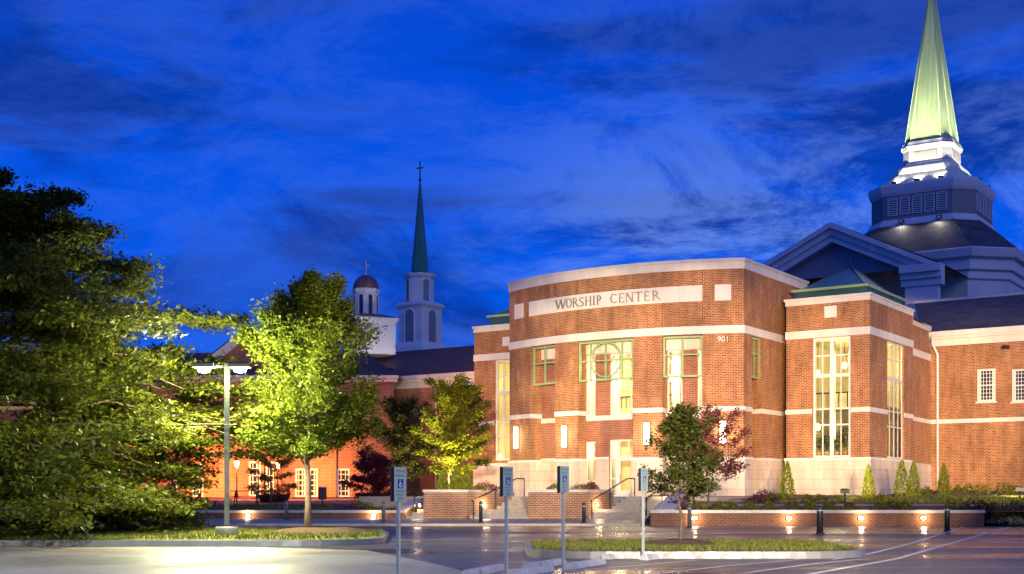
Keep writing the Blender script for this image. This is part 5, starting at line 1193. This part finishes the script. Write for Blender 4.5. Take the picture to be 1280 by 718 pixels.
# ------------------------------------------------------------------ parking signs, stops, bollards, lamp post
M_PLATE = mat('pale_sign_face', (0.27, 0.35, 0.34), .35)
M_SGREEN = mat('sign_green', (0.03, 0.13, 0.11), .4); M_SBLUE = mat('sign_blue', (0.008, 0.03, 0.22), .4); M_SBACK = mat('sign_back', (0.03, 0.035, 0.03), .5)
def put_text(root_mat, parent, body, size, org, ax, nz, zc, depth):
    vs, fs = text_mesh(body, size, 0.0005); m = MB()
    for f in fs: m.face([(org[0]+ax[0]*vs[i][0]+nz[0]*depth, org[1]+ax[1]*vs[i][0]+nz[1]*depth, zc+vs[i][1]) for i in f])
    return m.build('lettering', root_mat, parent)
def parking_sign(px, Y, ztop, obl, label):
    x = V2(px, Y)[0]; root = thing('parking_sign', label, 'parking sign', (x, Y, 0), 'disabled parking signs on steel posts')
    los = math.atan2(-Y, -x); a = los+obl; n = (math.cos(a), math.sin(a)); ax = (-n[1], n[0])   # plate turned away from the sight line
    m = MB(); m.box((x, Y, (ztop-.03)/2-.02), (.042, .042, ztop), a); m.build('post', M_POST, root)
    H_, W_ = .46, .27
    def plate(off, mt, nm):
        m = MB(); m.box((x+n[0]*off, Y+n[1]*off, ztop-H_/2), (.008, W_, H_), a); return m.build(nm, mt, root)
    pl_ = plate(.030, M_PLATE, 'sign_plate'); plate(-.030, M_SBACK, 'rear_plate')
    d = .0355; org = (x, Y)
    m = MB()
    for s in (-.07, .07):
        m.box((x+ax[0]*s*1.6, Y+ax[1]*s*1.6, ztop-H_/2), (.042, .02, H_*.96), a)
    m.build('bracket', M_SBACK, root)
    put_text(M_SGREEN, pl_, 'RESERVED', .048, org, ax, n, ztop-.055, d); put_text(M_SGREEN, pl_, 'PARKING', .048, org, ax, n, ztop-.115, d)
    b = MB(); zc = ztop-.222; hw = .062
    b.face([(x+n[0]*d+ax[0]*p, Y+n[1]*d+ax[1]*p, zc+q) for p, q in ((-hw, -hw), (hw, -hw), (hw, hw), (-hw, hw))]); bl = b.build('blue_square', M_SBLUE, pl_)
    s_ = MB(); D = d+.003
    def P3(p, q): return (x+n[0]*D+ax[0]*p, Y+n[1]*D+ax[1]*p, zc+q)
    def stroke(pts, wd):
        for (a0_, b0_), (a1_, b1_) in zip(pts, pts[1:]):
            L_ = math.hypot(a1_-a0_, b1_-b0_); ux, uy = -(b1_-b0_)/L_*wd/2, (a1_-a0_)/L_*wd/2
            s_.face([P3(a0_-ux, b0_-uy), P3(a1_-ux, b1_-uy), P3(a1_+ux, b1_+uy), P3(a0_+ux, b0_+uy)])
    stroke([(-.012, .03), (-.008, -.008), (.018, -.008), (.03, -.036), (.042, -.034)], .010); stroke([(-.010, .012), (.014, .012)], .009)
    stroke([(-.018, .010), (-.030, -.004), (-.033, -.020), (-.024, -.038), (-.006, -.045), (.012, -.038), (.020, -.022)], .009)
    s_.face([P3(-.013+.0095*math.cos(6.283*k/10), .043+.0095*math.sin(6.283*k/10)) for k in range(10)]); s_.build('wheelchair_symbol', M_WHITE, bl)
    put_text(M_SGREEN, pl_, 'MAXIMUM', .04, org, ax, n, ztop-.325, d); put_text(M_SGREEN, pl_, 'PENALTY', .04, org, ax, n, ztop-.37, d); put_text(M_SGREEN, pl_, '$250', .06, org, ax, n, ztop-.423, d)
parking_sign(498, 17.2, 1.655, R(54), 'disabled parking sign nearest the camera, left of the brick planters')
parking_sign(633, 20.0, 1.725, R(56), 'disabled parking sign before the gap between the two planters')
parking_sign(704, 22.0, 1.785, R(56), 'disabled parking sign before the wider brick planter')
parking_sign(804, 26.1, 1.84, R(60), 'disabled parking sign farthest away, just left of the sapling')
M_STOP = rough_mat('pale_wheel_stop', (0.46, 0.47, 0.48), .4, .2, 4.0, .1, 30)
for a, b, lb in (((584, 721), (636, 710), 'pale wheel stop reaching past the post of the second sign'), ((658, 712), (710, 703.8), 'pale wheel stop just left of the third sign post'),
             ((640, 722), (696, 711.5), 'pale wheel stop lying lowest in front of the third sign'), ((709, 712), (758, 704), 'pale wheel stop just right of the third sign post'),
             ((757, 699.5), (799, 693.5), 'pale wheel stop just left of the farthest sign post'), ((805, 700.5), (844, 695), 'pale wheel stop just right of the farthest sign post')):
    A, B = gp(*a), gp(*b); d = Vector((B[0]-A[0], B[1]-A[1])); ln = min(d.length, 2.0); c = Vector(A)+d.normalized()*ln/2; rz = math.atan2(d.y, d.x)
    m = MB(); cs, sn = math.cos(rz), math.sin(rz)
    def q(a_, b_, z): return (c.x+a_*cs-b_*sn, c.y+a_*sn+b_*cs, z)
    pr = [(-.10, -.005), (.10, -.005), (.09, .06), (.055, .105), (-.055, .105), (-.09, .06)]; e0, e1 = -ln/2, ln/2
    for (p, z), (p2, z2) in zip(pr, pr[1:]+pr[:1]): m.face([q(e0, p2, z2), q(e0, p, z), q(e1, p, z), q(e1, p2, z2)])
    m.face([q(e0, p, z) for p, z in pr]); m.face([q(e1, p, z) for p, z in reversed(pr)])
    for e_ in (-.55, .55): m.box((*q(e_, 0, 0)[:2], .107), (.06, .06, .012), rz)
    setp(m.build('wheel_stop', M_STOP, None, (c.x, c.y, 0)), lb, 'wheel stop', 'concrete wheel stops of the car park')
def bollard(px, Y, zb, label, h=.95, mt=M_METAL, r=.085):
    x = V2(px, Y)[0]; root = thing('bollard', label, 'bollard', (x, Y, zb), 'dark bollards along the street')
    m = MB(); m.loft(x, Y, [(zb-.05, r), (zb+h-.16, r), (zb+h-.06, r*.9), (zb+h-.015, r*.55), (zb+h, .01)], 14, 0, True); m.build('shaft', mt, root)
    m = MB(); m.loft(x, Y, [(zb-.03, r*1.5), (zb+.03, r*1.5), (zb+.05, r*1.15)], 14, 0, True); m.build('base', M_METAL, root)
    m = MB(); m.loft(x, Y, [(zb+h*.80, r*1.03), (zb+h*.84, r*1.03)], 14, 0, True, False, False); m.build('reflective_band', M_POST, root)
M_BOLG = rough_mat('grey_bollard', (.13, .16, .15), .5, .15, 4)
bollard(358, 62.0, .18, 'grey bollard just left of the maple trunk', .95, M_BOLG); bollard(479.5, 58.6, .13, 'grey bollard just left of the first parking sign', .95, M_BOLG); bollard(601, 57.2, .12, 'dark bollard in front of the first handrail', .98)
bollard(730, 56.6, .11, 'dark bollard in front of the wider planter', .92); bollard(862, 53.5, 0, 'grey bollard half hidden behind the sapling trunk', .95, M_BOLG)
bollard(1025, 43.7, 0, 'dark bollard between the two middle wall lights', .98, M_METAL, .11); bollard(1184, 48, 0, 'dark bollard farthest right, near the dark bushes', .95, M_METAL, .10)
# car-park lamp
x, Y = V2(283.5, 37.5); root = thing('lamp_post', 'tall square lamp post with two glaring heads in the left island', 'lamp post', (x, Y, .15)); zt = Zp(453, Y)
m = MB(); m.loft(x, Y, [(.1, .34), (.36, .34), (.40, .31)], 16, 0, True); m.build('concrete_base', M_KERB, root)
m = MB(); m.bevbox((x, Y, (.45+zt)/2), (.145, .145, zt-.45), .02, R(12)); m.build('pole', M_POLE, root)
for sg, px in ((-1, 255), (1, 300)):
    hx = V2(px, Y)[0]; m = MB(); m.tube([(x, Y, zt-.12), (hx-sg*.3, Y, zt-.10)], .045, 8); ar = m.build('arm', M_POLE, root)
    m = MB(); m.bevbox((hx, Y, zt-.09), (.62, .42, .14), .04); hd = m.build('lamp_head', M_POLE, root)
    m = MB(); m.loft(hx, Y, [(zt-.30, .08), (zt-.27, .17), (zt-.161, .21)], 12, 0, True); m.build('lens', M_HEADL, hd)
    lamp('POINT', (hx, Y, zt-.50), 3300, (1.0, 0.96, 0.52), .3)

# ------------------------------------------------------------------ trees
def near_lamp(p):
    lx, ly = V2(283.5, 37.5); dx, dy = p[0]-lx, p[1]-ly
    return (dx*dx*.45+dy*dy+(p[2]-5.0)**2*1.3 < 1.7**2) or (abs(dx) < .75 and -6 < dy < .8) or (p[2] < 2.5 and p[0] > -9.6)
tree('maple_tree', 'large dark maple filling the left edge with layered branches', 'tree', (-16.6, 38.6, 0.1), 10.8, 9.0, .27, LF_DARK, 165, .04, (-13, 24), lambda u: (.98 if u < .4 else max(.14, .98-(u-.4)*1.5))*(0.95+.10*math.sin(u*23)), .17, 200, 13, .85, (.22, .42), (.50, .10), seed=5, bare=.18, gone=near_lamp)
tree('maple_tree', 'upright green maple in the left grass island', 'tree', (V2(385, 40)[0], 40, .30), 7.7, 2.15, .11, LF_MID, 58, .24, (20, 68), lambda u: (min(1, .7+u*1.6))*(1-u)**.85*1.2, .125, 120, 9, .4, (.2, .42), (.24, .15), seed=11, bare=.22, gone=near_lamp)
tree('maple_sapling', 'small green sapling with thin trunk in the right island', 'tree', (V2(851, 29.3)[0], 29.3, .24), 3.0, .74, .042, LF_SAP, 26, .33, (18, 68), lambda u: (min(1, .75+u*2.2))*(1-u)**.8*1.25, .085, 52, 7, .3, (.16, .36), (.13, .08), seed=3, bare=.1)
tree('plum_tree', 'purple leaved young tree in the bed behind the sapling', 'tree', (V2(884, 60.5)[0], 60.5, .85), 3.3, 1.5, .05, LF_PURP, 16, .24, (30, 60), lambda u: 1.0-.5*u, .13, 38, 6, .3, (.16, .36), (.22, .12), seed=8, bare=.35, lean=(.5, 0))
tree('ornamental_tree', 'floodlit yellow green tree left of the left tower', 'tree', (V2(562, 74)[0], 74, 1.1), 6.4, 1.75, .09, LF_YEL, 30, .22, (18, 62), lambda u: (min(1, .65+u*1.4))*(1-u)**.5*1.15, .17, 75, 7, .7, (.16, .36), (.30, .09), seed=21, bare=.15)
tree('ornamental_tree', 'olive green tree with several stems behind the first parking sign', 'tree', (V2(503, 80)[0], 80, 1.0), 5.6, 2.1, .10, LF_OLIVE, 28, .24, (20, 60), lambda u: (min(1, .7+u))*(1-u)**.45*1.15, .19, 60, 7, .5, (.16, .36), (.32, .12), seed=23, bare=.15)
tree('ornamental_tree', 'dark tree close against the tower behind the yellow one', 'tree', (V2(582, 80)[0], 80, 1.2), 6.6, 1.6, .09, LF_MID, 22, .3, (20, 60), lambda u: (min(1, .7+u))*(1-u)**.45*1.1, .19, 55, 6, .5, (.16, .36), (.3, .12), seed=29)
tree('japanese_maple', 'low purple red maple behind the left retaining wall', 'tree', (V2(466, 70)[0], 70, .8), 2.4, 1.35, .07, LF_PURP, 20, .15, (10, 50), lambda u: (1-u)**.4, .17, 40, 7, .8, (.16, .36), (.26, .08), seed=31)
tree('young_tree', 'small leafy tree glowing between the lantern posts', 'tree', (V2(338, 76)[0], 76, 1.0), 3.4, 1.5, .06, LF_YEL, 16, .25, (10, 50), lambda u: 1-.6*u, .2, 30, 6, .8, (.16, .36), (.28, .08), seed=37)

# shrubs ---------------------------------------------------------------
CG = 'clipped cone shaped evergreens against the walls'
for px, Y, y0, y1, r_, lb in ((984, 71.5, 617, 578, .36, 'narrow yellow green cone evergreen nearest the purple flowers'), (1085.5, 70.5, 620, 582, .33, 'narrow cone evergreen before the corner of the tower'),
                       (1127.5, 71.5, 619, 576, .42, 'larger of the two touching cone evergreens before the tower side'), (1142, 72.2, 619, 577, .34, 'slimmer darker right hand one of the two touching cone evergreens'),
                       (1180, 76, 615, 580, .36, 'cone evergreen standing beside the white downpipe')):
    x = V2(px, Y)[0]; z0 = zr(Y); conifer(lb, (x, Y, z0), r_, Zp(y1, Y)-z0, CG)
for px, Y, y1, r_, lb in ((553.5, 64.6, 588, .26, 'young cone evergreen at the left end of the first planter'), (571, 65.2, 583, .34, 'tallest young cone evergreen in the first planter'), (584, 65.6, 583, .24, 'dark slim cone evergreen at the right of the first planter')):
    x = V2(px, Y)[0]; conifer(lb, (x, Y, PT-.06), r_, Zp(y1, Y)-PT+.06, 'young cone evergreens in the brick planter', 900)
SG = 'low rounded shrubs in the planting beds'
spots = [(897, 59, .34, 'first low shrub right of the purple tree'), (914, 59.5, .36, 'low round shrub left of the violet flowers'), (938, 58.6, .38, 'low round shrub below the violet flowers'),
         (962, 58.8, .36, 'low round shrub on the wall between two wall lights'), (1009, 67, .42, 'rounded shrub on the upper bed left of the flood lamp'), (1026, 66.6, .44, 'larger rounded shrub left of the flood lamp'),
         (1048, 67.6, .42, 'bright rounded shrub beside the flood lamp'), (1013, 58.6, .36, 'low shrub on the wall just left of the silver edged bollard'), (1037, 58.8, .36, 'low shrub on the wall just right of the silver edged bollard'), (1062, 58.6, .36, 'low shrub above the third wall light'),
         (1101, 59.5, .36, 'dark low shrub between the last two wall lights'), (1131, 59.2, .38, 'dark low shrub left of the last wall light')]
spots += [(990, 61.4, .38, 'leafy shrub in the bed behind the second wall light'), (1116, 61.2, .38, 'leafy shrub in the bed left of the last wall light, behind the dark one'),
          (1190, 60.8, .44, 'leafy shrub above the right end of the long wall'), (1102, 68.4, .36, 'small rounded shrub midway between the tower evergreens')]
for i, (px, Y, r_, lb) in enumerate(spots): shrub('rounded_shrub', lb, 'shrub', (V2(px, Y)[0], Y, zr(Y)-.02), r_*.95, r_*1.1, LF_SHR, 380, .10, SG, i)
for i, (px, Y, r_, lb) in enumerate(((1158, 77, .45, 'wall shrub left of the downpipe'), (1199, 79, .5, 'wall shrub right of the downpipe evergreen'), (1212, 79.5, .55, 'bright wall shrub left of the paned window axis'), (1229, 80, .6, 'widest bright wall shrub below the paned window'),
                                  (1255, 79.5, .6, 'yellowish wall shrub below the second paned window'), (1268, 79, .5, 'wall shrub behind the right flood lamp'))):
    shrub('wall_shrub', lb, 'shrub', (V2(px, Y)[0], Y, zr(Y)-.02), r_, r_*1.15, LF_SHR, 380, .12, 'bright shrubs along the brick wing', 20+i)
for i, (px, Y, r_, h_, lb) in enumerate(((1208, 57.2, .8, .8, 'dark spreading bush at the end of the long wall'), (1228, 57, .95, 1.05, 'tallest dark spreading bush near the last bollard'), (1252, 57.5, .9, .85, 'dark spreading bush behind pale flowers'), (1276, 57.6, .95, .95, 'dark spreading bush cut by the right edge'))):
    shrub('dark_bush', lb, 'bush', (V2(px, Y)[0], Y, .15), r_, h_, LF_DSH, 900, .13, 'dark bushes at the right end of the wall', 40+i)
shrub('pale_flowers', 'low pale green flowers in front of the dark bushes', 'flowers', (V2(1262, 56.2)[0], 56.4, .1), 1.1, .28, LF_WFL, 500, .10)
shrub('violet_flowers', 'mound of violet flowers before the stone base', 'flowers', (V2(955, 68)[0], 68, zr(68)), .75, .60, LF_VIOL, 700, .11, None, 3)
shrub('russet_plants', 'russet edging plants under the violet flowers', 'plants', (V2(947, 67)[0], 67, zr(67)), .8, .30, LF_RED, 450, .10, None, 4)
shrub('yellow_flowers', 'yellow flower clump right of the violet flowers', 'flowers', (V2(968, 66.6)[0], 66.6, zr(66.6)), .6, .55, LF_YFL, 450, .11, None, 5)
shrub('yellow_flowers', 'yellow flower clump at the foot of the purple tree', 'flowers', (V2(870, 58.5)[0], 58.5, zr(58.5)), .5, .45, LF_YFL, 350, .11, None, 6)
shrub('purple_plants', 'dark purple plants beside the sloping stair cheek', 'plants', (V2(846, 58.5)[0], 58.3, zr(58.3)), .45, .5, LF_PURP, 350, .11, None, 7)
shrub('purple_plants', 'dark purple plants trailing over the first planter', 'plants', (V2(607, 65.2)[0], 65.0, PT-.06), .75, .42, LF_PURP, 500, .10, None, 8)
shrub('yellow_plants', 'yellow green plants under the purple ones in the first planter', 'plants', (V2(597, 64.3)[0], 64.2, PT-.06), .55, .30, LF_YFL, 350, .09, None, 9)
shrub('purple_plants', 'dark purple plants at the right end of the wider planter', 'plants', (V2(738, 64.4)[0], 64.4, PT-.06), .5, .45, LF_PURP, 420, .10, None, 10)
shrub('yellow_plants', 'yellow green plants beside the purple ones in the wider planter', 'plants', (V2(725, 64)[0], 64, PT-.06), .5, .36, LF_YFL, 380, .09, None, 11)
shrub('leafy_plants', 'green leafy plants at the left of the wider planter', 'plants', (V2(697, 64.2)[0], 64.2, PT-.06), .6, .38, LF_SHR, 420, .10, None, 12)
shrub('yellow_flowers', 'yellow flower clump behind the low wall at left', 'flowers', (V2(452, 66)[0], 66, zl(66)), .7, .4, LF_YFL, 420, .11, None, 13)
shrub('violet_flowers', 'violet ground flowers on the low wall near the dark box', 'flowers', (V2(438, 65)[0], 65, zl(65)), .9, .22, LF_VIOL, 450, .10, None, 14)
shrub('yellow_flowers', 'yellow flower clump right behind the first parking sign', 'flowers', (V2(520, 69)[0], 69, zl(69)), .6, .45, LF_YFL, 420, .11, None, 15)
shrub('rounded_shrub', 'brownish round shrub below the olive tree', 'shrub', (V2(517, 74)[0], 74, zl(74)), .7, .95, LF_OLIVE, 500, .13, None, 16)
# uplights added to brighten the yellow and olive trees
p = V2(550, 70.6); small_flood((*p, 1.31), 'added uplight under the yellow green tree', (V2(562, 74)[0], 74, 4.6), power=5200, spot=100, col=(1, .92, .45))
p = V2(495, 75.5); small_flood((*p, 1.31), 'added uplight under the olive green tree', (V2(503, 80)[0], 80, 4.6), power=1500, spot=100, col=(1, .9, .5))
